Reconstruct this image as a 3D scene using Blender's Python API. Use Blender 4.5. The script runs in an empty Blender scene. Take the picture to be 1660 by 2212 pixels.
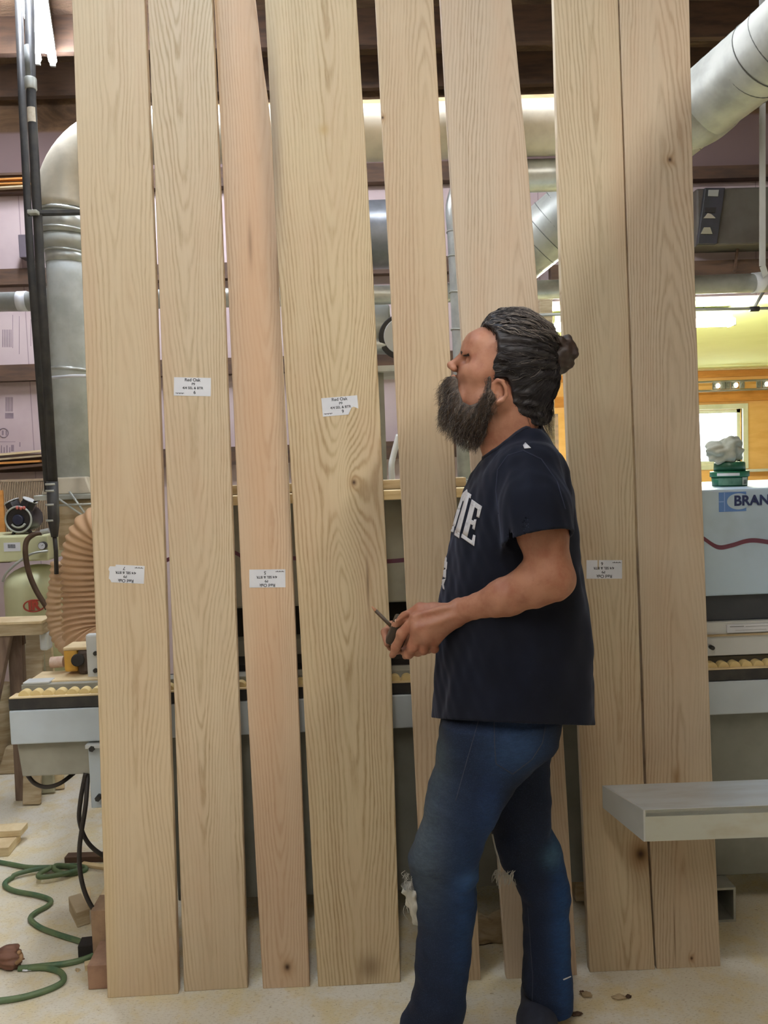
import bpy, math, random
import numpy as np
from mathutils import Vector, Matrix, Euler

SC = bpy.context.scene
COL = SC.collection
R = math.radians
random.seed(7)

# ---------------------------------------------------------------- camera, world, exposure
FPX, W, H = 1750.0, 1660, 2212          # focal length and frame in pixels
CAM_H = 1.45
cam_rot = (Matrix.Rotation(R(-1.3), 3, 'Z') @ Matrix.Rotation(R(90 - 3.6), 3, 'X')
           @ Matrix.Rotation(R(-2.0), 3, 'Z'))
cd = bpy.data.cameras.new('camera')
cam = bpy.data.objects.new('camera', cd); COL.objects.link(cam)
cam.matrix_world = Matrix.Translation((0, 0, CAM_H)) @ cam_rot.to_4x4()
cd.sensor_fit = 'VERTICAL'; cd.sensor_height = 36.0; cd.lens = FPX / H * 36.0
cd.clip_start = 0.02; cd.clip_end = 200
SC.camera = cam
EXPOSURE = 0.0
SC.view_settings.view_transform = 'Standard'
SC.view_settings.look = 'None'
SC.view_settings.gamma = 1.0
SC.view_settings.use_curve_mapping = False
SC.view_settings.exposure = EXPOSURE
try:
    SC.cycles.use_denoising = True
    SC.cycles.max_bounces = 8
    SC.cycles.diffuse_bounces = 5
    SC.cycles.glossy_bounces = 4
    SC.cycles.sample_clamp_indirect = 6.0
except Exception:
    pass
wd = bpy.data.worlds.new('daylight'); SC.world = wd; wd.use_nodes = True
wd.node_tree.nodes['Background'].inputs[0].default_value = (0.80, 0.92, 1.0, 1)   # overcast daylight outside the window
wd.node_tree.nodes['Background'].inputs[1].default_value = 22.0
TUBE, ADDED_BACK, ADDED_FRONT, ADDED_SIDE, ADDED_TOP = 190.0, 50.0, 47.0, 130.0, 37.0     # brightness of the seen tubes, then of the added unseen lamps
TUBE2 = 460.0           # brightness of the tubes in the far room

def ray(px, py):
    d = Vector(((px - W / 2) / FPX, -(py - H / 2) / FPX, -1.0))
    return cam_rot @ d
CO = Vector((0, 0, CAM_H))
def at(px, py, Y):
    d = ray(px, py); return CO + d * (Y / d.y)
def onz(px, py, z=0.0):
    d = ray(px, py); return CO + d * ((z - CAM_H) / d.z)
def mpp(Y): return Y / FPX

# ---------------------------------------------------------------- materials
def lin(h):
    if isinstance(h, str):
        h = h.lstrip('#'); h = [int(h[i:i + 2], 16) / 255 for i in (0, 2, 4)]
    return tuple((c / 12.92 if c <= 0.04045 else ((c + 0.055) / 1.055) ** 2.4) for c in h)
class NT:
    """small helper for building node trees"""
    def __init__(s, name):
        s.m = bpy.data.materials.new(name); s.m.use_nodes = True
        s.t = s.m.node_tree; s.b = s.t.nodes['Principled BSDF']
    def n(s, typ, **kw):
        x = s.t.nodes.new(typ)
        for k, v in kw.items(): setattr(x, k, v)
        return x
    def put(s, sock, v):
        if hasattr(v, 'is_linked') or isinstance(v, bpy.types.NodeSocket): s.t.links.new(v, sock)
        elif isinstance(v, (tuple, list)) and len(v) == 3 and sock.type == 'RGBA': sock.default_value = (*v, 1)
        else: sock.default_value = v
    def ma(s, op, a, b=0.0, c=0.0, clamp=False):
        x = s.n('ShaderNodeMath', operation=op, use_clamp=clamp)
        for i, v in enumerate((a, b, c)): s.put(x.inputs[i], v)
        return x.outputs[0]
    def mix(s, f, a, b, mode='MIX'):
        x = s.n('ShaderNodeMix', data_type='RGBA', blend_type=mode)
        s.put(x.inputs[0], f); s.put(x.inputs[6], a); s.put(x.inputs[7], b)
        return x.outputs[2]
    def coord(s, scale=(1, 1, 1), off=(0, 0, 0)):
        tc = s.n('ShaderNodeTexCoord'); mp = s.n('ShaderNodeMapping')
        s.t.links.new(tc.outputs['Object'], mp.inputs[0])
        mp.inputs['Scale'].default_value = scale; mp.inputs['Location'].default_value = off
        return mp.outputs[0]
    def noise(s, scale=5, detail=3, rough=0.5, vec=None, dist=0.0):
        x = s.n('ShaderNodeTexNoise')
        if vec is not None: s.t.links.new(vec, x.inputs['Vector'])
        x.inputs['Scale'].default_value = scale; x.inputs['Detail'].default_value = detail
        x.inputs['Roughness'].default_value = rough; x.inputs['Distortion'].default_value = dist
        return x.outputs[0]
    def step(s, v, lo, hi):
        x = s.n('ShaderNodeMapRange'); x.clamp = True; x.interpolation_type = 'SMOOTHSTEP'
        s.put(x.inputs[0], v); x.inputs[1].default_value = lo; x.inputs[2].default_value = hi
        return x.outputs[0]
    def bump(s, h, strength=0.3, dist=0.002):
        x = s.n('ShaderNodeBump'); x.inputs['Strength'].default_value = strength
        x.inputs['Distance'].default_value = dist; s.put(x.inputs['Height'], h)
        s.t.links.new(x.outputs[0], s.b.inputs['Normal'])
    def fin(s, col, rough=0.6, metal=0.0, spec=None):
        s.put(s.b.inputs['Base Color'], col); s.put(s.b.inputs['Roughness'], rough)
        s.b.inputs['Metallic'].default_value = metal
        if spec is not None: s.b.inputs['Specular IOR Level'].default_value = spec
        return s.m

def plain(name, a, b=None, rough=0.6, metal=0.0, scale=8, stretch=(1, 1, 1), lo=0.35, hi=0.7, bump=0.0, spec=None, detail=4):
    """two-tone surface: a with noise patches of b"""
    t = NT(name)
    v = t.coord(stretch)
    nz = t.noise(scale, detail, 0.6, v)
    if b is None:
        b = a
    c = t.mix(t.step(nz, lo, hi), lin(a), lin(b))
    if bump: t.bump(t.noise(scale * 6, 3, 0.6, v), bump, 0.004)
    return t.fin(c, rough, metal, spec)
def glow(name, col, strength):
    m = bpy.data.materials.new(name); m.use_nodes = True
    b = m.node_tree.nodes['Principled BSDF']
    b.inputs['Base Color'].default_value = (*lin(col), 1)
    b.inputs['Emission Color'].default_value = (*lin(col), 1)
    b.inputs['Emission Strength'].default_value = strength
    return m

# ---------------------------------------------------------------- mesh helpers
class MB:
    def __init__(s): s.v = []; s.f = []; s.sm = []
    def add(s, vs, fs, smooth=False):
        o = len(s.v); s.v += [tuple(v) for v in vs]
        s.f += [[i + o for i in f] for f in fs]
        s.sm += list(smooth) if isinstance(smooth, (list, tuple)) else [smooth] * len(fs)
        return s
    def hexa(s, p):        # 4 bottom + 4 top, both counter-clockwise seen from above
        return s.add(p, [[3, 2, 1, 0], [4, 5, 6, 7], [0, 1, 5, 4], [1, 2, 6, 5], [2, 3, 7, 6], [3, 0, 4, 7]])
    def box(s, c, d, rot=None):
        c = Vector(c); x, y, z = d[0] / 2, d[1] / 2, d[2] / 2
        p = [Vector(q) for q in ((-x, -y, -z), (x, -y, -z), (x, y, -z), (-x, y, -z), (-x, -y, z), (x, -y, z), (x, y, z), (-x, y, z))]
        if rot is not None:
            m = rot if isinstance(rot, Matrix) else Euler(rot).to_matrix()
            p = [m @ q for q in p]
        return s.hexa([c + q for q in p])
    def span(s, x0, x1, y0, y1, z0, z1):
        return s.box(((x0 + x1) / 2, (y0 + y1) / 2, (z0 + z1) / 2), (abs(x1 - x0), abs(y1 - y0), abs(z1 - z0)))
    def beam(s, a, b, w, t, up=(0, -1, 0)):
        """rectangular bar from a to b: w across, t along `up`"""
        a, b = Vector(a), Vector(b); d = (b - a).normalized(); up = Vector(up)
        u = (up - d * up.dot(d)).normalized(); q = d.cross(u)
        P = []
        for e in (a, b):
            P += [e - q * w / 2 - u * t / 2, e + q * w / 2 - u * t / 2, e + q * w / 2 + u * t / 2, e - q * w / 2 + u * t / 2]
        return s.hexa(P)
    def tube(s, pts, r, seg=12, caps=True, closed=False):
        pts = [Vector(p) for p in pts]; n = len(pts)
        rr = r if isinstance(r, (list, tuple)) else [r] * n
        T = []
        for i in range(n):
            a = pts[i - 1] if (i > 0 or closed) else pts[i]
            b = pts[(i + 1) % n] if (i < n - 1 or closed) else pts[i]
            d = b - a
            T.append(d.normalized() if d.length > 1e-9 else (T[-1] if T else Vector((0, 0, 1))))
        u = T[0].orthogonal().normalized(); vs = []
        for i in range(n):
            u = (u - T[i] * u.dot(T[i]))
            u = u.normalized() if u.length > 1e-6 else T[i].orthogonal().normalized()
            w = T[i].cross(u)
            for k in range(seg):
                a = 2 * math.pi * k / seg
                vs.append(pts[i] + (u * math.cos(a) + w * math.sin(a)) * rr[i])
        fs = []; sm = []
        for i in range(n if closed else n - 1):
            j = (i + 1) % n
            for k in range(seg):
                l = (k + 1) % seg
                fs.append([i * seg + k, i * seg + l, j * seg + l, j * seg + k]); sm.append(True)
        if caps and not closed:
            fs += [list(range(seg))[::-1], [(n - 1) * seg + k for k in range(seg)]]; sm += [False, False]
        return s.add(vs, fs, sm)
    def prism(s, poly, n, depth):
        """flat polygon (world points) pushed along n by depth"""
        n = Vector(n).normalized() * depth; m = len(poly)
        vs = [Vector(p) for p in poly] + [Vector(p) + n for p in poly]
        fs = [list(range(m)), [m + i for i in range(m)][::-1]]
        fs += [[i, m + i, m + (i + 1) % m, (i + 1) % m] for i in range(m)]
        return s.add(vs, fs)
    def ellipsoid(s, c, r, seg=20, rings=12, rot=None):
        c = Vector(c); vs = []; fs = []
        m = Matrix.Identity(3) if rot is None else Euler(rot).to_matrix()
        for i in range(rings + 1):
            ph = math.pi * i / rings
            for k in range(seg):
                a = 2 * math.pi * k / seg
                vs.append(c + m @ Vector((r[0] * math.sin(ph) * math.cos(a), r[1] * math.sin(ph) * math.sin(a), r[2] * math.cos(ph))))
        for i in range(rings):
            for k in range(seg):
                l = (k + 1) % seg
                fs.append([i * seg + k, (i + 1) * seg + k, (i + 1) * seg + l, i * seg + l])
        return s.add(vs, fs, True)
    def build(s, name, mat, parent=None, bevel=0.0, seg=2):
        me = bpy.data.meshes.new(name); me.from_pydata(s.v, [], s.f)
        me.polygons.foreach_set('use_smooth', s.sm); me.validate(); me.update()
        o = link(name, me, mat, parent)
        if bevel:
            b = o.modifiers.new('bevel', 'BEVEL'); b.width = bevel; b.segments = seg; b.limit_method = 'ANGLE'; b.angle_limit = R(40)
        return o
def link(name, data, mat, parent=None):
    o = bpy.data.objects.new(name, data); COL.objects.link(o)
    if mat is not None and hasattr(data, 'materials'):
        for x in (mat if isinstance(mat, (list, tuple)) else [mat]): data.materials.append(x)
    if parent is not None: attach(o, parent)
    return o
def world_of(o):
    m = o.matrix_basis.copy()
    if o.parent is not None: m = world_of(o.parent) @ o.matrix_parent_inverse @ m
    return m
def attach(o, parent):
    """parent keeping the vertices where they stand in the world"""
    o.parent = parent; o.matrix_parent_inverse = world_of(parent).inverted()
def tag(o, label, cat=None, group=None, kind=None):
    o['label'] = label
    if cat: o['category'] = cat
    if group: o['group'] = group
    if kind: o['kind'] = kind
    return o
def thing(name, label, cat, loc=(0, 0, 0), group=None):
    o = bpy.data.objects.new(name, None); COL.objects.link(o); o.location = loc
    o.empty_display_size = 0.1
    return tag(o, label, cat, group)
def struct(o):
    o['kind'] = 'structure'; return o
def bez(pts, n=12):
    """smooth curve through the points"""
    pts = [Vector(p) for p in pts]; out = []
    for i in range(len(pts) - 1):
        p0 = pts[max(i - 1, 0)]; p1 = pts[i]; p2 = pts[i + 1]; p3 = pts[min(i + 2, len(pts) - 1)]
        for k in range(n):
            t = k / n
            out.append(0.5 * ((2 * p1) + (p2 - p0) * t + (2 * p0 - 5 * p1 + 4 * p2 - p3) * t * t + (3 * p1 - p0 - 3 * p2 + p3) * t ** 3))
    out.append(pts[-1]); return out
def text(name, body, size, mat, mw, parent=None, align='CENTER', extrude=0.0004, bold=0.0):
    c = bpy.data.curves.new('lettering', 'FONT'); c.body = body; c.size = size; c.align_x = align; c.align_y = 'CENTER'
    c.extrude = extrude; c.offset = bold
    o = bpy.data.objects.new('lettering', c); COL.objects.link(o); c.materials.append(mat)
    if parent is not None:
        o.parent = parent; o.matrix_parent_inverse = Matrix.Identity(4)
        o.matrix_basis = world_of(parent).inverted() @ mw
    else: o.matrix_basis = mw
    me = bpy.data.meshes.new_from_object(o)
    q = bpy.data.objects.new(name, me); COL.objects.link(q)
    if parent is not None: q.parent = parent; q.matrix_parent_inverse = o.matrix_parent_inverse.copy()
    q.matrix_basis = o.matrix_basis.copy(); bpy.data.objects.remove(o); bpy.data.curves.remove(c)
    if q.name != name and name not in bpy.data.objects: q.name = name
    return q
FACE = Matrix.Rotation(R(90), 4, 'X')     # text standing upright, facing the camera side (-Y)

# ---------------------------------------------------------------- materials shared
M = {}
M['steel'] = plain('galvanised steel', '#c6cac6', '#b0b5b2', 0.36, 0.55, 14, (1, 1, 1), bump=0.05)
M['steel_dull'] = plain('dusty galvanised steel', '#b4b7b0', '#9a9d96', 0.5, 0.35, 9, bump=0.05)
M['steel_trunk'] = plain('spiral duct steel', '#a9aba4', '#8e908a', 0.48, 0.35, 6)
M['steel_blue'] = plain('dusty blue grey duct', '#c6cdcd', '#b1b9b8', 0.6, 0.15, 12)
M['steel_warm'] = plain('dust covered duct', '#cdc6b4', '#b3ac9a', 0.5, 0.3, 7)
M['black'] = plain('black steel', '#2a2a2b', '#3a3835', 0.55, 0.2, 20)
M['black_rubber'] = plain('black rubber hose', '#231d19', '#2e2822', 0.6, 0, 30)
M['white'] = plain('white enamel', '#c7ccd0', '#b6babb', 0.45, 0, 4)
M['enamel'] = plain('pale machine enamel', '#c3c7c7', '#aeb1ad', 0.45, 0, 3, lo=0.45, hi=0.8)
M['enamel_blue'] = plain('pale blue machine enamel', '#b2c9de', '#a1b3c4', 0.42, 0, 3, lo=0.45, hi=0.8)
M['enamel_side'] = plain('cool grey machine enamel', '#b9c5ce', '#a7b1b8', 0.42, 0, 3, lo=0.45, hi=0.8)
M['grey'] = plain('grey machine panel', '#98978c', '#85847a', 0.6, 0, 5)
M['dust_wood'] = plain('dusty wood', '#b9a98c', '#9a8766', 0.75, 0, 6, (1, 1, 8))
M['pale_wood'] = plain('pale sawn wood', '#d9c7a0', '#c4ad84', 0.75, 0, 5, (2, 2, 12))
M['brown_wood'] = plain('brown timber', '#5b4434', '#46352b', 0.8, 0, 5, (1, 6, 6))
M['orange_wood'] = plain('warm pine', '#c98a45', '#b37836', 0.7, 0, 4, (1, 1, 5))
M['dark'] = plain('dark parts and cavity shade', '#1f1b17', '#2a2520', 0.8)  # near-black; also stands in for shade inside slots and recesses
M['bulb'] = glow('fluorescent tube', '#eef4ff', TUBE)
M['added_back'] = glow('added tube over the ducts', '#f2f4fa', ADDED_BACK)
M['added_front'] = glow('added warm tube', '#fff8ee', ADDED_FRONT)
M['added_side'] = glow('added warm tube by the trunk duct', '#fff8ee', ADDED_SIDE)
M['added_top'] = glow('added cool tube', '#d6eaff', ADDED_TOP)
M['bulb_far'] = glow('fluorescent tube in far room', '#fbffe6', TUBE2)
M['bulb_small'] = glow('small round lamp', '#fffbe8', 9.0)
M['ink'] = plain('black print', '#30343c', rough=0.7)
M['paper'] = plain('white label paper', '#d9dce2', '#ccd0d8', 0.6)
YW, ZC, XL, XR, YF = 4.6, 3.62, -3.4, 4.2, -3.0
# ---------------------------------------------------------------- ceiling lamps
def fluorescent(a, b, label, mat, narrow=True, group=None, cat='lamp', drop=0.0, gap=0.034, wide=.075):
    """twin-tube fitting hanging between the points a and b"""
    a, b = Vector(a), Vector(b); d = (b - a).normalized(); q = d.cross(Vector((0, 0, 1))).normalized()
    t = thing('fluorescent_light', label, cat, (a + b) / 2, group)
    h = MB(); up = Vector((0, 0, 1))
    if narrow: h.beam(a + up * .055, b + up * .055, wide, 0.06, up)
    else:
        h.beam(a + up * .09, b + up * .09, 0.12, 0.08, up)
        for s in (-1, 1):
            h.beam(a + up * .035 + q * s * .125, b + up * .035 + q * s * .125, 0.006, 0.15, up + q * s * -0.9)
    h.build('housing', M['white'], t, 0.004)
    for s in (-1, 1):
        MB().tube([a + q * s * gap, b + q * s * gap], 0.019, 14).build('tube', mat, t)
        for p, k in ((a, -1), (b, 1)):
            MB().beam(p + q * s * gap + d * k * .002, p + q * s * gap + d * k * .02, .026, .05, up).build('lamp_holder', M['steel_dull'], t, 0.003)
    for f in (0.15, 0.85):
        p = a.lerp(b, f); MB().tube([p + up * .08, Vector((p.x, p.y, drop or ZC - .002))], 0.003, 6).build('hanging_wire', M['black'], t)
    return t
A = at(97, 128, 4.0)
B = onz(74, 0, A.z); B = A + (B - A).normalized() * 1.2
fluorescent(A, B, 'bright fluorescent tube light beside the black steel pipes, high above the compressor', M['bulb'], True, wide=.10)
for (x0, y0, x1, y1, mt, lb) in ((-1.9, -1.6, -1.9, .8, 'added_front', 'added unseen warm fluorescent light with reflector over the floor on the compressor side'),  # two added lamps out of view, brightening the boards from the front
                                 (-.1, -1.6, -.1, .8, 'added_front', 'added unseen warm fluorescent light with reflector before the middle boards'),
                                                                  (-.5, .9, -.5, 2.0, 'added_top', 'added unseen short cool fluorescent light with reflector close above the boards'),  # added out of view to cool and brighten the board tops
                                 (-.4, 3.08, 1.3, 3.08, 'added_back', 'added unseen cool fluorescent light with reflector behind the boards above the ducts')):  # added out of view to light the wall and ducts behind
    fluorescent((x0, y0, 3.42), (x1, y1, 3.42), lb, M[mt], False)
fluorescent((1.62, -1.6, 3.45), (1.62, .8, 3.45), 'added unseen bare warm fluorescent light over the slanting trunk duct', M['added_side'], True, gap=.021)  # added lamp out of view, throws the duct's shadow on the last boards

# ---------------------------------------------------------------- the setting
XO = at(1190, 800, YW).x                      # where the wall opens into the far room
ZO = at(1560, 640, YW).z
def floor_mat():
    t = NT('dusty concrete'); v = t.coord()
    big = t.noise(1.3, 5, .6, v); mid = t.noise(9, 5, .65, v); v2 = t.coord((30, 90, 1)); fine = t.noise(3, 4, .7, v2)
    c = t.mix(t.step(big, .35, .65), lin('#d8d5ca'), lin('#cdc6b2'))
    c = t.mix(t.ma('MULTIPLY', t.step(mid, .42, .66), .85), c, lin('#cfc096'))
    c = t.mix(t.ma('MULTIPLY', t.step(fine, .53, .68), .6), c, lin('#937f5a'))
    speck = t.noise(45, 3, .7, t.coord((1, 1.6, 1)))
    c = t.mix(t.ma('MULTIPLY', t.step(speck, .63, .74), .6), c, lin('#776345'))
    t.bump(mid, .15, .004)
    return t.fin(c, .85)
def foam_mat():
    t = NT('pink foam board'); v = t.coord()
    nz = t.noise(2.2, 4, .6, v)
    c = t.mix(t.step(nz, .35, .7), lin('#c2b1b1'), lin('#b19ea0'))
    sp = t.n('ShaderNodeSeparateXYZ'); t.t.links.new(v, sp.inputs[0])
    g = t.ma('ABSOLUTE', t.ma('SUBTRACT', t.ma('FRACT', t.ma('DIVIDE', sp.outputs[0], .41)), .5))
    c = t.mix(t.ma('MULTIPLY', t.ma('LESS_THAN', g, .006), .55), c, lin('#6d5a62'))
    c = t.mix(t.step(sp.outputs[2], 2.95, 3.0), c, lin('#7c6866'))       # darker tone above the top rail
    n3 = t.noise(3, 6, .65, t.coord((1, 1, 2)), .8)
    c = t.mix(t.step(sp.outputs[2], 3.30, 3.32), c, t.mix(t.step(n3, .3, .7), lin('#86684b'), lin('#4a3728')))   # kraft paper at the top
    return t.fin(c, .8)
def kraft_mat():
    t = NT('kraft paper insulation'); v = t.coord((1, 2.5, 1))
    n1 = t.noise(2.5, 6, .65, v, .8); n2 = t.noise(9, 5, .6, v, .5)
    c = t.mix(t.step(n1, .3, .7), lin('#6b523c'), lin('#443225'))
    c = t.mix(t.ma('MULTIPLY', t.step(n2, .5, .75), .5), c, lin('#856d50'))
    t.bump(n1, .6, .05)
    return t.fin(c, .75)
mfl = floor_mat(); mfo = foam_mat(); mkr = kraft_mat()
mply = plain('far room plywood', '#e6b878', '#dcaa66', .7, 0, 3, (1, 1, 4))
mfc = plain('pale far ceiling', '#e4eeae', '#dce6a2', .8, 0, 2)
struct(MB().span(XL - .1, 7.2, YF - .1, 9.2, -.12, 0).build('floor', mfl))
struct(MB().span(XL - .1, XR + .1, YF - .1, YW, ZC, ZC + .1).build('ceiling', mkr))
wb = MB().span(XL, XO, YW, YW + .12, 0, ZC).span(XO, XR, YW, YW + .12, ZO, ZC)
wall_back = struct(wb.build('wall_back', mfo))
dk = plain('shop wall paint', '#8b8176', '#6f675e', .8, 0, 3)
struct(MB().span(XL - .1, XL, YF, YW + .12, 0, ZC).build('wall_left', dk))
struct(MB().span(XR, XR + .1, YF, YW + .12, 0, ZC).span(XR, 7.1, YW, YW + .12, 0, 3.0).build('wall_right', dk))
struct(MB().span(XL, XR, YF - .1, YF, 0, ZC).build('wall_front', dk))
for y in (3.0, 3.5, 4.05, 4.5):
    struct(MB().span(XL, XR, y - .02, y + .02, ZC - .17, ZC).build('ceiling_joist', M['brown_wood']))
# horizontal timber rails on the foam wall, a plate over the opening and the jamb beside it
for i, (px, py, hh) in enumerate(((60, 398, .05), (60, 600, .042), (60, 806, .044), (60, 1000, .05))):
    z = at(px, py, YW - .03).z
    struct(MB().span(XL, XO - .06, YW - .07, YW, z - hh, z + hh).build('trim_%d' % (i + 1), M['brown_wood']))
for i, (py, hh) in enumerate(((376, .034), (588, .06))):
    z = at(1580, py, YW - .03).z
    struct(MB().span(XO, XR, YW - .07, YW, z - hh, z + hh).build('trim_%d' % (i + 5), M['brown_wood']))
struct(MB().span(XO - .07, XO, YW - .08, YW + .14, 0, ZO + .03).build('trim_7', M['dust_wood'], None, .004))
# printed marks on the foam board
def printed(name, build):
    m = MB(); build(m)
    o = m.build(name, M['foam_ink'], wall_back); return o
M['foam_ink'] = plain('faded print on foam', '#75656c', '#8a7a82', .8)
yp = YW - .0006
def rect_px(m, x0, y0, x1, y1, Y=None, t=.0012):
    Y = yp if Y is None else Y
    a = at(x0, y1, Y); b = at(x1, y1, Y); c = at(x1, y0, Y); d = at(x0, y0, Y)
    m.prism([a, b, c, d], (0, 1, 0), t)
def pr1(m):
    for k in range(7): rect_px(m, 12 + k * 2.4, 858, 13.2 + k * 2.4, 889)
    rect_px(m, 11, 892, 29, 904)
printed('printed_panel', pr1)
def pr2(m):
    c = at(8, 935, yp); r = 9.5 * mpp(YW)
    P = [c + Vector((math.cos(a) * r, 0, math.sin(a) * r)) for a in [k * math.pi / 14 for k in range(28)]]
    m.tube(P, .0025, 6, closed=True)
    rect_px(m, 4, 930, 8, 940); rect_px(m, 12, 930, 15, 941)
printed('printed_emblem', pr2)
def pr3(m):
    rect_px(m, -20, 954, 33, 955)
    for k in range(4): rect_px(m, 2 + k * 6, 962 + (k % 2) * 4, 4 + k * 6, 978)
    rect_px(m, 24, 961, 30, 975); rect_px(m, 42, 955, 44, 965)
    for k in range(6): rect_px(m, 5 + k * 3.6, 712, 6.6 + k * 3.6, 750)
    rect_px(m, 27, 680, 28, 752); rect_px(m, 41, 683, 42, 765); rect_px(m, 66, 690, 67, 748)
printed('printed_text', pr3)

# ---- far room seen through the opening
YB = 9.0; Z2 = at(1560, 797, YB).z
X2L, X2R = XO - 1.6, 7.0
wx0, wx1 = at(1380, 930, YB).x, at(1604, 930, YB).x
wz0, wz1 = at(1560, 1003, YB).z, at(1560, 884, YB).z
m = MB()
m.span(X2L, wx0, YB, YB + .12, 0, Z2).span(wx1, X2R, YB, YB + .12, 0, Z2)
m.span(wx0, wx1, YB, YB + .12, 0, wz0).span(wx0, wx1, YB, YB + .12, wz1, Z2)
struct(m.build('wall_far', mply))
struct(MB().span(X2L, X2R, YW + .12, YB, Z2, Z2 + .08).build('ceiling_far', mfc))
struct(MB().span(X2L - .1, X2L, YW + .12, YB, 0, Z2).build('wall_far_left', mply))
struct(MB().span(X2R, X2R + .1, YW + .12, YB + .1, 0, Z2).build('wall_far_right', mply))
struct(MB().span(X2L, X2R, YB - .05, YB, at(1560, 815, YB).z, at(1560, 801, YB).z).build('trim_8', M['orange_wood']))
struct(MB().span(X2L, X2R, YB - .09, YB, Z2 - .02, Z2).build('trim_9', M['pale_wood']))
struct(MB().span(X2L, X2R, YB - .04, YB, at(1560, 868, YB).z, at(1560, 846, YB).z).build('trim_10', M['orange_wood']))
wf = MB(); f = .055
for (a, b, c, d) in ((wx0 - f, wx1 + f, wz1, wz1 + f), (wx0 - f, wx1 + f, wz0 - f, wz0), (wx0 - f, wx0, wz0, wz1), (wx1, wx1 + f, wz0, wz1)):
    wf.span(a, b, YB - .03, YB + .02, c, d)
g = .04
for (a, b, c, d) in ((wx0, wx1, wz1 - g, wz1), (wx0, wx1, wz0, wz0 + g), (wx0, wx0 + g, wz0, wz1), (wx1 - g, wx1, wz0, wz1)):
    wf.span(a, b, YB + .04, YB + .09, c, d)
win = struct(wf.build('window_1', plain('window paint', '#dfe3d2', '#d2d8c4', .5)))
gm = bpy.data.materials.new('window glass'); gm.use_nodes = True
gb = gm.node_tree.nodes['Principled BSDF']; gb.inputs['Transmission Weight'].default_value = 1; gb.inputs['Roughness'].default_value = 0.0
gb.inputs['IOR'].default_value = 1.02
MB().span(wx0 + g, wx1 - g, YB + .06, YB + .066, wz0 + g, wz1 - g).build('window_pane', gm, win)
struct(MB().span(wx1 - .1, wx1 + .38, YB - .2, YB, at(1600, 1019, YB).z, at(1600, 1014, YB).z).build('trim_11', M['white']))
# lamp in the far room
za = at(1590, 696, 5.1)
fluorescent((at(1196, 712, 5.1).x, 5.1, za.z), (at(1578, 700, 5.1).x, 5.1, za.z), 'fluorescent light on the ceiling of the bright far room', M['bulb_far'], True, drop=Z2)
# perforated rail with round lights along the far wall
rl = thing('perforated_rail', 'grey perforated metal rail running above the far window', 'rail', at(1560, 831, 8.7))
mm = MB(); y = 8.7
for py in (822.5, 842): mm.tube([at(1250, py + 12, y), at(1720, py - 4, y)], .012, 8)
mm.build('rail_rod', plain('dull rail rod', '#7d766a', rough=.7), rl)
bpm = plain('dull grey bracket', '#6f6f68', '#5c5c56', .7)
for px in (1545, 1562, 1573, 1585, 1604, 1640, 1652, 1300, 1322, 1344):
    c = at(px, 832 + (1560 - px) * .035, y)
    MB().box(c, (.05, .02, .085)).tube([c + Vector((0, -.02, 0)), c + Vector((0, -.008, 0))], .018, 12).build('bracket_plate', bpm, rl, .004)
for px in (1552, 1591, 1658): MB().ellipsoid(at(px, 833 + (1560 - px) * .035, y - .03), (.022, .022, .026), 14, 8).build('round_lamp', M['bulb_small'], rl)
p = at(1190, 905, 6.5); tag(MB().span(p.x - .025, p.x + .025, 6.48, 6.53, 0, p.z).build('painted_post', M['white'], None, .004), 'narrow white post behind the man, in the bright far room', 'post')
p = at(1195, 895, 6.7); tag(MB().span(p.x - .03, p.x + .03, 6.64, 6.76, 0, p.z).build('timber_post', M['brown_wood'], None, .004), 'short dark timber post behind the man in the far room', 'post')

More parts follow.
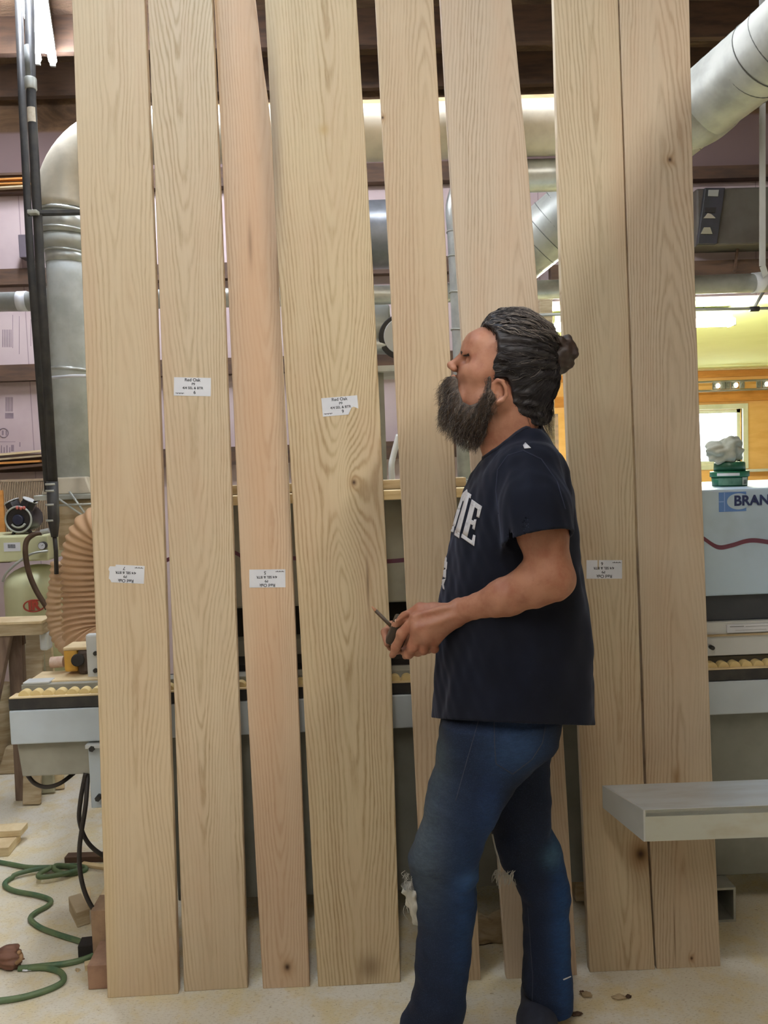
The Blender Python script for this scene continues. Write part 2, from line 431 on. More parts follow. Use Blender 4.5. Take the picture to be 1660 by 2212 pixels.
# ---------------------------------------------------------------- oak boards
LEAN = 3.3
def oak(name, seed, ca, cb, xc, freq, slope, wob, knots=(), stains=(), contrast=.6, bulls=None):
    t = NT(name); rnd = random.Random(seed); ox, oz = rnd.uniform(-40, 40), rnd.uniform(-40, 40)
    tc = t.n('ShaderNodeTexCoord'); v = tc.outputs['Object']
    sp = t.n('ShaderNodeSeparateXYZ'); t.t.links.new(v, sp.inputs[0]); X, Z = sp.outputs[0], sp.outputs[2]
    nz1 = t.noise(1, 2, .5, t.coord((5, 1, .9), (ox, 0, oz)))
    nz2 = t.noise(1, 3, .55, t.coord((14, 1, 2.6), (oz, 3, ox)))
    nz3 = t.noise(1, 3, .6, t.coord((40, 1, 9), (oz, 9, ox)))
    xx = t.ma('ADD', t.ma('SUBTRACT', X, xc), t.ma('MULTIPLY', t.ma('SUBTRACT', nz1, .5), wob))
    rad = t.ma('SQRT', t.ma('ADD', t.ma('MULTIPLY', xx, xx), .00022))
    ph = t.ma('ADD', rad, t.ma('MULTIPLY', Z, slope))
    ph = t.ma('ADD', ph, t.ma('MULTIPLY', t.ma('SUBTRACT', nz1, .5), .11))
    ph = t.ma('ADD', ph, t.ma('MULTIPLY', t.ma('SUBTRACT', nz2, .5), .028))
    ph = t.ma('ADD', ph, t.ma('MULTIPLY', t.ma('SUBTRACT', nz3, .5), .006))
    def blob(kx, kz, sx, sz):
        a = t.ma('DIVIDE', t.ma('SUBTRACT', X, kx), sx); b = t.ma('DIVIDE', t.ma('SUBTRACT', Z, kz), sz)
        d = t.ma('ADD', t.ma('MULTIPLY', a, a), t.ma('MULTIPLY', b, b))
        return t.ma('EXPONENT', t.ma('MULTIPLY', d, -1))
    if bulls:
        for (kx, kz, sx, sz, am) in bulls:
            ph = t.ma('ADD', ph, t.ma('MULTIPLY', blob(kx, kz, sx, sz), am))
    for (kx, kz, r) in knots:
        ph = t.ma('ADD', ph, t.ma('MULTIPLY', blob(kx, kz, r * 2.4, r * 4), .012))
    rag = t.noise(1, 2, .6, t.coord((260, 1, 20), (ox, 4, oz)))
    ph = t.ma('ADD', ph, t.ma('MULTIPLY', t.ma('SUBTRACT', rag, .5), .0022))
    w = t.ma('ADD', t.ma('MULTIPLY', t.ma('SINE', t.ma('MULTIPLY', ph, freq * 6.2832)), .5), .5)
    w = t.ma('POWER', w, 2.0)
    amp = t.noise(1, 2, .5, t.coord((12, 1, 1.1), (oz, 2, ox)))
    w = t.ma('MULTIPLY', w, t.ma('ADD', t.step(amp, .3, .7), .22))
    pores = t.noise(1, 3, .7, t.coord((800, 1, 16), (ox, 0, oz)))
    soft = t.noise(1, 4, .6, t.coord((70, 1, 1.4), (oz, 5, ox)))
    patch = t.noise(1, 4, .6, t.coord((6, 1, 1.3), (oz, 7, ox)))
    g = t.ma('ADD', t.ma('MULTIPLY', w, .72), t.ma('MULTIPLY', t.ma('MULTIPLY', t.step(pores, .5, .70), t.ma('ADD', w, .45)), .65))
    g = t.ma('ADD', g, t.ma('MULTIPLY', t.ma('SUBTRACT', soft, .45), .8))
    col = t.mix(t.ma('MULTIPLY', g, contrast, clamp=True), lin(ca), lin(cb))
    col = t.mix(t.ma('MULTIPLY', t.step(patch, .42, .72), .38), col, lin('#b99a7e'))
    for (kx, kz, sx, sz, hexc, am) in stains:
        col = t.mix(t.ma('MULTIPLY', blob(kx, kz, sx, sz), am), col, lin(hexc))
    for (kx, kz, r) in knots:
        col = t.mix(t.ma('MULTIPLY', blob(kx, kz, r * 2.6, r * 3.6), .55), col, lin('#9a7448'))
        col = t.mix(t.ma('MULTIPLY', blob(kx, kz, r, r * 1.25), 1.0), col, lin('#3a2312'))
    t.bump(t.ma('ADD', pores, w), .12, .0015)
    return t.fin(col, .62, 0, .3)
class Board:
    def __init__(s, left, right, th=.027, lean=LEAN):
        s.left, s.right, s.th = left, right, th
        bl, br = onz(*left[-1]), onz(*right[-1])
        s.o = (bl + br) / 2
        yaw = math.atan2(br.y - bl.y, br.x - bl.x) * .5
        s.m = Matrix.Translation(s.o) @ Matrix.Rotation(yaw, 4, 'Z') @ Matrix.Rotation(R(-lean), 4, 'X')
        s.mi = s.m.inverted()
    def loc(s, px, py):
        d = ray(px, py); n = s.m.to_3x3() @ Vector((0, -1, 0))
        k = (s.o - CO).dot(n) / d.dot(n)
        p = s.mi @ (CO + d * k); return p.x, p.z
    def build(s, name, mat, label, ztop=3.15):
        def prof(pl):
            q = [s.loc(*p) for p in pl]                # top -> bottom
            q = [(x, z) for x, z in q]; q[-1] = (q[-1][0], 0.0)
            (x0, z0), (x1, z1) = q[0], q[1]
            q.insert(0, (x0 + (x0 - x1) * (ztop - z0) / (z0 - z1), ztop))
            zs = np.array([a[1] for a in q])[::-1]; xs = np.array([a[0] for a in q])[::-1]
            return zs, xs
        zl, xl = prof(s.left); zr, xr = prof(s.right)
        n = 40; zz = np.linspace(0, ztop, n)
        rnd = np.random.RandomState(len(name) + int(abs(s.o.x) * 100))
        jl = np.cumsum(rnd.normal(0, .00018, n)); jr = np.cumsum(rnd.normal(0, .00018, n)); jl -= jl.mean(); jr -= jr.mean()
        a = np.interp(zz, zl, xl) + jl; b = np.interp(zz, zr, xr) + jr
        vs = []; fs = []
        for i in range(n):
            vs += [(a[i], 0, zz[i]), (b[i], 0, zz[i]), (b[i], s.th, zz[i]), (a[i], s.th, zz[i])]
        for i in range(n - 1):
            p = i * 4; q = p + 4
            for k in range(4): fs.append([p + k, p + (k + 1) % 4, q + (k + 1) % 4, q + k])
        fs += [[3, 2, 1, 0], [(n - 1) * 4 + k for k in range(4)]]
        o = MB().add(vs, fs).build(name, mat, None, .0015, 1)
        o.matrix_basis = s.m
        tag(o, label, 'board', 'oak boards leaning in a row')
        s.ob = o; return o
    def sticker(s, cx, cy, wpx, hpx, ang, flip, num, small, torn=None, label=None):
        x, z = s.loc(cx, cy); k = (s.loc(cx + 10, cy)[0] - x) / 10
        w, h = wpx * k / 2, hpx * k / 2
        m = s.m @ Matrix.Translation((x, -.0008, z)) @ Matrix.Rotation(R(-ang), 4, 'Y')
        if torn == 'corner': poly = [(-w, -h), (w * .42, -h), (w * .62, -h * .3), (w * .75, -.2 * h), (w, -h * .45), (w, h), (-w, h)]
        elif torn == 'left': poly = [(-w * .8, -h), (w, -h), (w, h), (-w * .6, h), (-w * .62, h * .8), (-w * .93, h * .78), (-w, h * .45), (-w * .93, h * .2), (-w * .95, -h * .6), (-w * .86, -h * .75)]
        elif torn == 'slit': poly = [(-w, -h), (w, -h), (w, h), (-w * .3, h), (-w * .3, 0), (-w * .38, 0), (-w * .38, h), (-w, h)]
        else: poly = [(-w, -h), (w, -h), (w, h), (-w, h)]
        mm = MB().prism([m @ Vector((px, 0, pz)) for px, pz in poly], m.to_3x3() @ Vector((0, 1, 0)), .0006)
        st = mm.build('paper_label', M['paper'], s.ob)
        st['label'] = label or 'white paper grading label'
        f = -1 if flip else 1
        tm = m @ (Matrix.Rotation(R(180), 4, 'Y') if flip else Matrix.Identity(4))
        def line(txt, dx, dz, size, bold=0.0002):
            text('printed_text', txt, size * k * 1.0, M['ink'], tm @ Matrix.Translation((dx * k, -.0004, dz * k)) @ FACE, st, bold=bold, extrude=.0001)
        line('Red Oak', 0, 14.5, 9.5); line('P9', 2, 5.5, 7.5); line('4/4 SEL & BTR', 1, -3.0, 7.5); line(num, 5, -12.5, 10)
        mm = MB()
        for q in range(7):
            x0 = (-36 + q * 2.7) * k; mm.prism([tm @ Vector((x0, -.0004, -13.6 * k)), tm @ Vector((x0 + 1.9 * k, -.0004, -13.6 * k)), tm @ Vector((x0 + 1.9 * k, -.0004, (-15.2 - q % 2) * k)), tm @ Vector((x0, -.0004, (-15.2 - q % 2) * k))][::-1], tm.to_3x3() @ Vector((0, 1, 0)), .0002)
        mm.build('faint_print', M['ink'], st)
B_ = []
b1 = Board([(155, 0), (176, 560), (205, 1300), (233, 2157)], [(312, 0), (335, 560), (362, 1400), (385, 2147)])
b1.build('oak_board', oak('oak 1', 1, '#c8b699', '#957b57', .01, 95, .010, .05, contrast=.45,
         stains=((-.085, .3, .02, .5, '#c4b08a', .6),)), 'pale oak board nearest the corrugated hose, torn paper label upside down at waist height')
b1.sticker(273, 1240, 78, 39, -5, True, '7', '', 'left')
b2 = Board([(319, 0), (345, 650), (372, 1370), (398, 2143)], [(458, 0), (480, 520), (512, 1380), (536, 2134)])
b2.build('oak_board', oak('oak 2', 2, '#c7b69b', '#907955', -.01, 110, -.055, .05, contrast=.6), 'oak board with an upright paper label at head height reading number 6')
b2.sticker(416, 835.5, 80, 40, -3, False, '6', '')
b3 = Board([(463, 0), (477, 280), (490, 560), (527, 1380), (568, 2136)], [(551, 0), (563, 110), (581, 240), (597, 450), (603, 640), (635, 1260), (669, 2132)], .024, LEAN + 1.15)
b3.build('oak_board', oak('oak 3', 3, '#c6b095', '#95775a', .0, 110, -.03, .05, ((.005, .057, .008),), ((-.02, 2.0, .05, 1.5, '#c79f7c', .5), (.045, 1.98, .006, .1, '#6e4f38', .6), (-.03, 2.08, .006, .06, '#6b5038', .55)), .5),
         'narrowest pinkish oak board with a curved upper edge and an upside-down paper label')
b3.sticker(578, 1249.5, 78, 39, -1.5, True, '5', '')
b4 = Board([(573, 0), (597, 500), (650, 1380), (687, 2133)], [(770, 0), (805, 560), (845, 1400), (866, 2122)])
lx, lz = b4.loc(765, 1042); sx, sz_ = b4.loc(590, 300); qx, qz = b4.loc(795, 1260); tx, tz = b4.loc(700, 280)
bx, bz = b4.loc(800, 2090)
b4.build('oak_board', oak('oak 4', 4, '#c8b695', '#8c724a', .0, 100, -.045, .05, ((lx, lz, .006),),
         ((sx, sz_, .022, .3, '#77685a', .75), (qx, qz, .0035, .06, '#5c4328', .8), (tx, tz, .013, .016, '#b49a6c', .8), (bx, bz, .03, .035, '#6d5436', .7)), .7,
         bulls=((lx - .012, lz, .055, .16, .07), (lx - .03, lz - .3, .05, .12, -.02))),
         'widest oak board with bold swirling grain round a knot and a label numbered 9')
b4.sticker(735, 877, 78, 40, 3, False, '9', '', 'corner')
b5 = Board([(811, 0), (845, 640), (884, 1400), (919, 2121)], [(937, 0), (965, 560), (983, 1000), (1040, 2118)])
kx, kz = b5.loc(827, 254)
b5.build('oak_board', oak('oak 5', 5, '#c3af92', '#8d7354', .0, 105, .04, .05, ((kx, kz, .0035),), (), .5), 'plain oak board just in front of the man, small knot near its top edge')
b6 = Board([(952, 0), (975, 400), (999, 740), (1019, 1000), (1095, 2116)], [(1105, 0), (1140, 350), (1160, 600), (1248, 2106)])
b6.build('oak_board', oak('oak 6', 6, '#c2b29d', '#8c765b', .01, 105, .05, .05, (), (), .55), 'oak board directly behind the man\'s head and legs')
b7 = Board([(1196, 0), (1212, 600), (1252, 1560), (1275, 2100)], [(1336, 0), (1357, 620), (1391, 1690), (1416, 2095)])
kx, kz = b7.loc(1385, 1845)
b7.build('oak_board', oak('oak 7', 7, '#c2b398', '#8b7555', .01, 105, -.05, .05, ((kx, kz, .013),), ((kx, kz, .03, .035, '#7d5c36', .8),), .6), 'oak board right behind the man\'s back, large knot low on its edge and slit label')
b7.sticker(1306, 1230, 77, 40, -2, True, '6', '', 'slit')
b8 = Board([(1339, 0), (1361, 640), (1397, 1690), (1420, 2093)], [(1490, 0), (1502, 600), (1540, 1690), (1558, 2088)])
kx, kz = b8.loc(1448, 345); k2 = b8.loc(1462, 1680); k3 = b8.loc(1459, 2040); k4 = b8.loc(1495, 2070)
b8.build('oak_board', oak('oak 8', 8, '#c0b099', '#8a7457', .0, 105, .045, .05, ((kx, kz, .0055), (k4[0], k4[1], .004)), ((k2[0], k2[1], .012, .03, '#8a6a42', .7), (k3[0], k3[1] + .03, .002, .09, '#5a4023', .7)), .55),
         'last oak board of the row beside the blue logo, round dark knot near its top')
# ---------------------------------------------------------------- the long edge banding machine behind the boards
YR = 2.40
eb = thing('edge_banding_machine', 'long pale edge banding machine with roller bed standing behind the boards', 'machine', (0.4, 2.7, 0))
xa = at(20, 1560, YR).x; xz = 1.75
def zl(px, py, Y): return at(px, py, Y).z
def zpx(y830, Y): return at(830, y830, Y).z
# side panel and black rail of the roller bed (levels taken at both ends agree to the millimetre)
zt = (zl(20, 1534, YR) + zl(1600, 1473, YR)) / 2; zb = (zl(20, 1606, YR) + zl(1600, 1546, YR)) / 2
MB().span(xa, xz, YR, YR + .26, zb, zt).build('side_panel', M['enamel_side'], eb, .004)
zr1 = (zl(100, 1507, YR) + zl(1600, 1445, YR)) / 2
MB().span(xa, xz, YR + .002, YR + .05, zt + .002, zr1).build('black_rail', M['black'], eb, .002)
MB().span(xa + .004, xz, YR + .0, YR + .05, zr1, zr1 + .004).build('rail_lip', M['pale_wood'], eb)
ro_m = plain('cream roller', '#d9c58f', '#c8b27c', .6)
x = at(38, 1500, YR).x + .012; step_ = 26.2 * mpp(YR); k = 0
proto = None
while x < xz - .03 and k < 98:
    if proto is None:
        proto = MB().tube([(x, YR + .012, zr1 + .004), (x, YR + .04, zr1 + .004)], .0165, 20).build('roller', ro_m, eb, .0015)
        x0 = x
    else:
        o = proto.copy(); COL.objects.link(o); o.location.x += x - x0
    x += step_; k += 1
zbd = zr1 + .013
MB().span(xa + .015, xz, YR + .06, YR + .115, zbd - .05, zbd + .012).build('bed_plate', M['grey'], eb, .003)
MB().span(xa + .02, xa + .1, YR + .062, YR + .11, zbd + .012, zbd + .019).build('bed_cover', M['enamel'], eb, .002)
MB().span(xa + .01, xz, YR + .115, YR + .125, zbd - .25, zbd + .012).build('bed_fence', M['black'], eb, .002)
# tapered lower housing of the near end and its bracket
za_, zb_ = zb, zl(100, 1676, YR + .03)
l0, l1 = at(36, 1610, YR + .03).x, at(48, 1676, YR + .03).x; r0 = at(230, 1610, YR + .03).x
mm = MB(); mm.hexa([(l1, YR + .03, zb_), (r0, YR + .03, zb_), (r0, YR + .3, zb_), (l1 - .02, YR + .3, zb_), (l0, YR + .03, za_), (r0, YR + .03, za_), (r0, YR + .3, za_), (l0 - .02, YR + .3, za_)])
mm.build('lower_housing', M['grey'], eb, .004)
mm = MB(); a = at(188, 1610, YR); b = at(236, 1746, YR)
mm.span(a.x, b.x, YR + .005, YR + .05, b.z, a.z)
mm.build('support_bracket', M['enamel_side'], eb, .003)
mm = MB(); a = at(186, 1607, YR)
mm.span(a.x, b.x, YR - .012, YR + .05, a.z - .012, a.z)
mm.build('bracket_flange', M['enamel'], eb, .002)
for (px, py) in ((201, 1615), (214, 1722)):
    c = at(px, py, YR - .002); MB().tube([c + Vector((0, -.014, 0)), c + Vector((0, .01, 0))], .009, 6).build('bolt', M['black'], eb)
# motor group standing on the near end of the bed
Ym = YR + .14
def pxspan(m, x0, y0, x1, y1, Y, depth):
    xm, ym = (x0 + x1) / 2, (y0 + y1) / 2
    return m.span(at(x0, ym, Y).x, at(x1, ym, Y).x, Y, Y + depth, at(xm, y1, Y).z, at(xm, y0, Y).z)
mo = pxspan(MB(), 137, 1402, 168, 1452, Ym, .08).build('motor', plain('yellow motor paint', '#c89a3c', '#b3883a', .55, 0, 14), eb, .008)
MB().span(at(136, 1402, Ym).x, at(190, 1402, Ym).x, Ym - .002, Ym + .085, at(136, 1406, Ym).z, at(136, 1399, Ym).z).build('motor_lid', M['pale_wood'], eb, .003)
pxspan(MB(), 166, 1404, 190, 1458, Ym - .006, .08).build('motor_cap', plain('dark brown casting', '#41332a', '#4e4036', .6), eb, .012)
MB().tube([at(168, 1426, Ym - .02), at(168, 1426, Ym + .03)], .02, 18).build('motor_knob', M['dark'], eb, .003)
MB().tube([at(110, 1431, Ym + .04), at(139, 1429, Ym + .04)], .018, 18).build('shaft_sleeve', plain('dusty pink plastic', '#b08f7d', '#c8b7a6', .7, 0, 20), eb, .002)
mm = pxspan(MB(), 187, 1370, 250, 1490, Ym - .03, .03); mm.build('upright_plate', M['enamel'], eb, .006)
for (px, py) in ((207, 1411), (207, 1448)):
    c = at(px, py, Ym - .03); MB().tube([c + Vector((0, -.006, 0)), c + Vector((0, .006, 0))], .007, 12).build('plate_bolt', M['black'], eb)
mm = MB(); 
mm.beam(at(76, 1464, Ym), at(240, 1458, Ym), .008, .12, (0, 1, 0))
mm.build('tray', M['pale_wood'], eb)
mm = MB()
for p, q in (((78, 1470), (105, 1470)), ((78, 1482), (105, 1481)), ((78, 1471), (92, 1482)), ((105, 1471), (90, 1482)), ((78, 1470), (78, 1482))):
    mm.beam(at(*p, Ym - .01), at(*q, Ym - .01), .003, .006)
mm.build('lattice_strut', M['steel'], eb)
c = at(149, 1486, Ym - .01); P = [c + Vector((math.cos(a) * .038, 0, math.sin(a) * .019 - .004)) for a in [k * math.pi / 16 for k in range(17)]]
mm = MB(); [mm.beam(P[i], P[i + 1], .006, .05) for i in range(16)]; mm.build('blade_guard', M['enamel'], eb)
mm = pxspan(MB(), 125, 1476, 133, 1492, Ym + .02, .02); pxspan(mm, 195, 1462, 200, 1492, Ym + .02, .02); pxspan(mm, 178, 1466, 184, 1492, Ym + .02, .02); mm.build('tray_post', M['grey'], eb)

# hood over the working units
YH = 2.425
hx0 = at(338, 1200, YH).x
hz1 = (zl(1590, 1056, YH)); hz0 = zl(1590, 1286, YH)
hxr = at(1480, 1200, YH).x; SB = .22
MB().span(hxr, xz, YH, YH + .62, hz0, hz1).build('hood', M['enamel_blue'], eb, .006)
MB().span(hx0, hxr - .002, YH + SB, YH + .62, hz0 - .02, hz1).build('rear_hood', M['grey'], eb, .006)  # set back and greyer than the hood, for the shade behind the boards
MB().span(hxr + .01, xz, YH + .02, YH + .6, zl(1590, 1342, YH), hz0 - .001).build('hood_band', plain('dark navy panel', '#2c323b', '#363a40', .5), eb, .002)
MB().span(hx0 + .02, hxr, YH + SB + .1, YH + .6, zl(1590, 1380, YH), hz0 - .021).build('rear_recess', M['dark'], eb)
MB().span(hxr + .01, xz, YH + .004, YH + .6, zl(1590, 1416, YH), zl(1590, 1343, YH)).build('front_cover', M['enamel'], eb, .003)
MB().span(hx0 + .02, xz, YH + .13, YH + .6, zl(1590, 1450, YH), zl(1590, 1416, YH)).build('feed_slot', M['dark'], eb)  # dark box filling an open gap, standing in for its shade
MB().span(hx0 + .02, hxr, YH + SB + .03, YH + .6, zl(1590, 1416, YH), zl(1590, 1380, YH)).build('rear_cover', M['grey'], eb)  # greyer copy of the front cover, shade put into the colour
mm = MB(); mm.span(hxr, xz, YH - .004, YH + .01, zl(1590, 1373, YH), zl(1590, 1369, YH)); mm.build('cover_trim', M['dust_wood'], eb)
# warning sign on the cover with unreadable lines
sg = MB(); a = at(1572, 1369, YH - .002); b = at(1720, 1344, YH - .002)
sg.span(a.x, b.x, YH - .003, YH + .004, a.z + .002, b.z); sg = sg.build('instruction_sign', M['paper'], eb, .001)
mm = MB()
for k, (x0, x1, yy) in enumerate(((1578, 1608, 1353), (1612, 1665, 1352), (1590, 1656, 1360))):
    a = at(x0, yy + 2, YH - .0045); b = at(x1, yy - 1, YH - .0045); mm.span(a.x, b.x, YH - .0045, YH - .003, a.z, b.z)
mm.build('sign_line', plain('faded sign print', '#8b8f92'), sg)
c = at(1537, 1398, YH); MB().tube([c + Vector((0, -.014, 0)), c + Vector((0, .006, 0))], .0065, 16).build('knob', M['black'], eb, .001)
# wavy stripe
pts = [(330, 1224), (420, 1188), (500, 1192), (540, 1207), (640, 1206), (740, 1214), (860, 1211), (1000, 1192), (1150, 1196), (1300, 1200), (1420, 1170), (1500, 1150), (1522, 1164), (1552, 1182), (1582, 1178), (1612, 1169), (1640, 1168), (1700, 1178)]
plum = plain('plum stripe', '#5e3a50', '#66303f', .5)
for Ys_, sel in ((YH - .0015, [q for q in pts if q[0] > 1480]), (YH + SB - .0015, [q for q in pts if q[0] < 1480])):
    Q = bez([at(px, py, Ys_) for px, py in sel], 8); vs = []; hw = .0068
    for p in Q: vs += [(p.x, Ys_, p.z - hw), (p.x, Ys_, p.z + hw)]
    MB().add(vs, [[2 * i, 2 * i + 2, 2 * i + 3, 2 * i + 1] for i in range(len(Q) - 1)]).build('wave_stripe', plum, eb)
# logo: blue square with a pale ring and the maker's lettering
blue = plain('logo blue', '#5d86c8', '#557dbf', .5); navy = plain('logo navy', '#1e2d5c', rough=.5)
def pxplate(m, x0, y0, x1, y1, Y, t=.001):
    return pxspan(m, x0, y0, x1, y1, Y, t)
yl = YH - .0012
lg = pxplate(MB(), 1554, 1063, 1613, 1105, yl).build('logo_square', blue, eb)
mm = pxplate(MB(), 1565, 1063, 1567, 1105, yl - .0012); pxplate(mm, 1554, 1083, 1566, 1085, yl - .0012); mm.build('logo_line', plain('logo pale line', '#8aa8dc'), lg)
c = at(1597, 1083, yl - .0016); vs = [c + Vector((math.cos(t) * .036, 0, math.sin(t) * .0245)) for t in [k * math.pi / 24 for k in range(48)]]
MB().prism(vs, (0, 1, 0), .0008).build('logo_oval', M['enamel_blue'], lg)
tx = text('maker_lettering', 'BRANDT', .0425, navy, Matrix.Translation(at(1586, 1083, yl - .003)) @ FACE, lg, 'LEFT', .0006, .0012)
# base under the bed, feet
bz0 = zl(1600, 1890, YR + .05)
MB().span(at(372, 1700, YR + .05).x, xz, YR + .05, YR + .6, bz0, zb - .001).build('base_cabinet', plain('olive grey base', '#7c7e77', '#72746c', .6), eb, .004)
MB().span(at(1240, 1900, YR + .12).x, at(1268, 1900, YR + .12).x, YR + .1, YR + .3, zl(1250, 1948, YR + .1), bz0).build('base_block', M['dust_wood'], eb, .004)
def foot(px0, px1, py0, py1, Y):
    a = at(px0, py1, Y); b = at(px1, py0, Y); w, d = b.x - a.x, .5; z1 = bz0; t = .007
    m = MB()
    m.span(a.x, b.x, Y, Y + d, 0, t).span(a.x, b.x, Y, Y + d, z1 - t, z1).span(a.x, a.x + t, Y, Y + d, t, z1 - t).span(b.x - t, b.x, Y, Y + d, t, z1 - t)
    return m.build('steel_foot', M['steel_dull'], eb)
foot(1540, 1590, 1900, 2050, YR - .02)
foot(700, 750, 1900, 2050, YR + .06)
# hanging black cables of the near end
hs = MB(); hs.tube(bez([at(58, 1672, YR + .1), at(75, 1692, YR + .08), at(100, 1700, YR + .07), at(130, 1692, YR + .07), at(160, 1670, YR + .1)], 8), .0065, 10)
hs.build('cable_loop', M['black_rubber'], eb)
hs = MB()
hs.tube(bez([at(185, 1670, YR + .03), at(174, 1730, YR + .02), at(172, 1775, YR + .02), at(190, 1820, YR + .02), at(226, 1850, YR + .03), at(262, 1862, YR + .08)], 8), .0068, 10)
hs.build('supply_cable', M['black_rubber'], eb)
hs = MB()
hs.tube(bez([at(190, 1670, YR + .04), at(185, 1740, YR - .01), at(172, 1830, YR - .03), at(176, 1900, YR - .04), at(196, 1955, YR - .05), at(226, 1985, YR - .05), at(270, 1995, YR - .02)], 8), .0068, 10)
hs.build('supply_cable', M['black_rubber'], eb)

# two sawn rails lying on the machine top
for (x0, x1, y0, y1, Yp, d, mt, lb) in ((470, 1008, 1022, 1046, YH + .16, .07, 'dust_wood', 'dusty brown timber rail lying along the top of the machine, upper of two'),
                                 (440, 1030, 1046, 1071, YH + .06, .08, 'pale_wood', 'pale sawn timber rail lying on the machine top, lower of two')):
    a, b = at(x0, 1060, Yp), at(x1, 1060, Yp)
    z0 = hz1 + .001 if mt == 'pale_wood' else hz1 + .03
    o = MB().span(a.x, b.x, Yp, Yp + d, z0, z0 + (.029 if mt == 'pale_wood' else .03)).build('timber_rail', M[mt], None, .002)
    tag(o, lb, 'timber', 'timber rails on the machine')
tag(MB().span(at(470, 1000, YH + .14).x, at(1030, 1000, YH + .14).x, YH + .145, YH + .25, hz1 + .001, hz1 + .0295).build('timber_batten', M['brown_wood'], None, .002), 'dark timber batten under the dusty rail on the machine top', 'timber')

# ---------------------------------------------------------------- pale steel table in front of the last boards
tb = thing('outfeed_table', 'pale sheet steel table sticking in at knee height before the last boards', 'table', (1.2, 2.0, 0))
TZ = .56
p_bl = onz(1305, 1696, TZ); p_fl = onz(1394, 1749, TZ - .0)
e = (onz(1660, 1683, TZ) - p_bl).normalized(); L = 1.0
p_br = p_bl + e * L; p_fr = p_fl + e * L; up = Vector((0, 0, 1))
metal_top = plain('worn bare steel top', '#d3dce2', '#c3c8ca', .33, .25, 4, (1, 6, 1))
mm = MB(); mm.hexa([p_fl - up * .02, p_fr - up * .02, p_br - up * .02, p_bl - up * .02, p_fl, p_fr, p_br, p_bl]); mm.build('table_top', metal_top, tb, .0015)
pen = plain('dusty pale enamel', '#b9bdb3', '#a69a7d', .6, 0, 3, (1.5, 1, 3), .45, .75)
t = .004; nrm = (p_fl - p_bl).normalized()
mm = MB(); q = nrm * t; hF, hB = .082, .062
mm.hexa([p_fl - up * hF - q, p_fr - up * hF - q, p_fr - up * hF, p_fl - up * hF, p_fl - up * .001 - q, p_fr - up * .001 - q, p_fr - up * .001, p_fl - up * .001])
mm.build('front_apron', pen, tb)
mm = MB(); q = e * t
mm.hexa([p_bl - up * hB - q, p_fl - up * hF - q, p_fl - up * hF, p_bl - up * hB, p_bl - up * .001 - q, p_fl - up * .001 - q, p_fl - up * .001, p_bl - up * .001])
mm.build('end_apron', M['enamel'], tb)
for p in (p_fl + e * .9 - nrm * .04, p_bl + e * .9 + nrm * .05):
    MB().span(p.x - .025, p.x + .025, p.y - .025, p.y + .025, 0, TZ - .02).build('leg', M['enamel'], tb, .003)

# ---------------------------------------------------------------- bucket and rag on the machine
cb = at(1577, 1054, YH + .2); cb = Vector((cb.x, YH + .2, hz1 + .001)); s = mpp(YH + .2)
bk = thing('plastic_bucket', 'green plastic bucket with lid standing on the machine top', 'bucket', cb)
green = plain('green plastic', '#1d6a4c', '#185a40', .4)
mm = MB(); mm.tube([cb, cb + up * .030], [.0535, .056], 32); mm.build('body', green, bk)
MB().tube([cb + up * .030, cb + up * .046, cb + up * .048], [.0605, .0605, .058], 32).build('lid', green, bk, .001)
MB().tube([cb + up * .048, cb + up * .075, cb + up * .078], [.049, .048, .044], 28).build('inner_cup', plain('dark green plastic', '#17503b', '#2a6a50', .35), bk)
def curved(m, c, r, a0, a1, z0, z1, n=10):
    vs = []
    for i in range(n + 1):
        a = R(a0 + (a1 - a0) * i / n)
        vs += [(c.x + r * math.sin(a), c.y - r * math.cos(a), z0), (c.x + r * math.sin(a), c.y - r * math.cos(a), z1)]
    return m.add(vs, [[2 * i, 2 * i + 2, 2 * i + 3, 2 * i + 1] for i in range(n)], True)
curved(MB(), cb, .0612, -62, 5, .034 + cb.z, .043 + cb.z).build('rim_sticker', M['paper'], bk)
curved(MB(), cb, .0570, -60, 15, .004 + cb.z, .027 + cb.z).build('body_label', plain('grey green label', '#5c8574', '#44715f', .5, 0, 40), bk)
curved(MB(), cb, .0572, 17, 42, .003 + cb.z, .028 + cb.z).build('barcode_label', plain('pale label', '#b9c9c0'), bk)
mm = MB(); [curved(mm, cb, .0576, 22 + k * 2.2, 23.2 + k * 2.2, .006 + cb.z, .02 + cb.z, 2) for k in range(7)]; mm.build('barcode', M['ink'], bk)

# ---------------------------------------------------------------- ducts and pipes
YD = 3.3
du = thing('dust_duct', 'big galvanised dust duct with round elbow rising behind the first board', 'duct', (at(160, 1050, YD).x, YD, .1))
rv = 45 * mpp(YD); rb = 56 * mpp(YD)
MB().tube([at(162, 1056, YD), at(150, 600, YD), at(148, 570, YD)], rv, 32).build('riser', M['steel_blue'], du)
MB().tube([at(148, 572, YD), at(147.5, 548, YD)], rv * 1.02, 32).build('riser_cuff', M['steel'], du)
MB().tube([at(147, 550, YD), at(145, 512, YD)], [rv * .99, rb * .93], 32).build('reducer', M['steel_dull'], du)
MB().tube([at(145, 512, YD), at(144, 462, YD)], rb * .96, 32).build('collar', M['steel'], du)
C0 = at(290, 448, YD); EL = []
for k in range(17):
    a = R(182 - 90 * k / 16); EL.append(C0 + Vector((math.cos(a), 0, math.sin(a))) * 146 * mpp(YD))
MB().tube(EL, rb, 32).build('elbow', M['steel_warm'], du)
e1 = EL[-1]
MB().tube([e1, at(800, 288, YD), at(1190, 275, YD), at(1460, 268, YD)], rb, 32).build('trunk_pipe', M['steel_warm'], du)
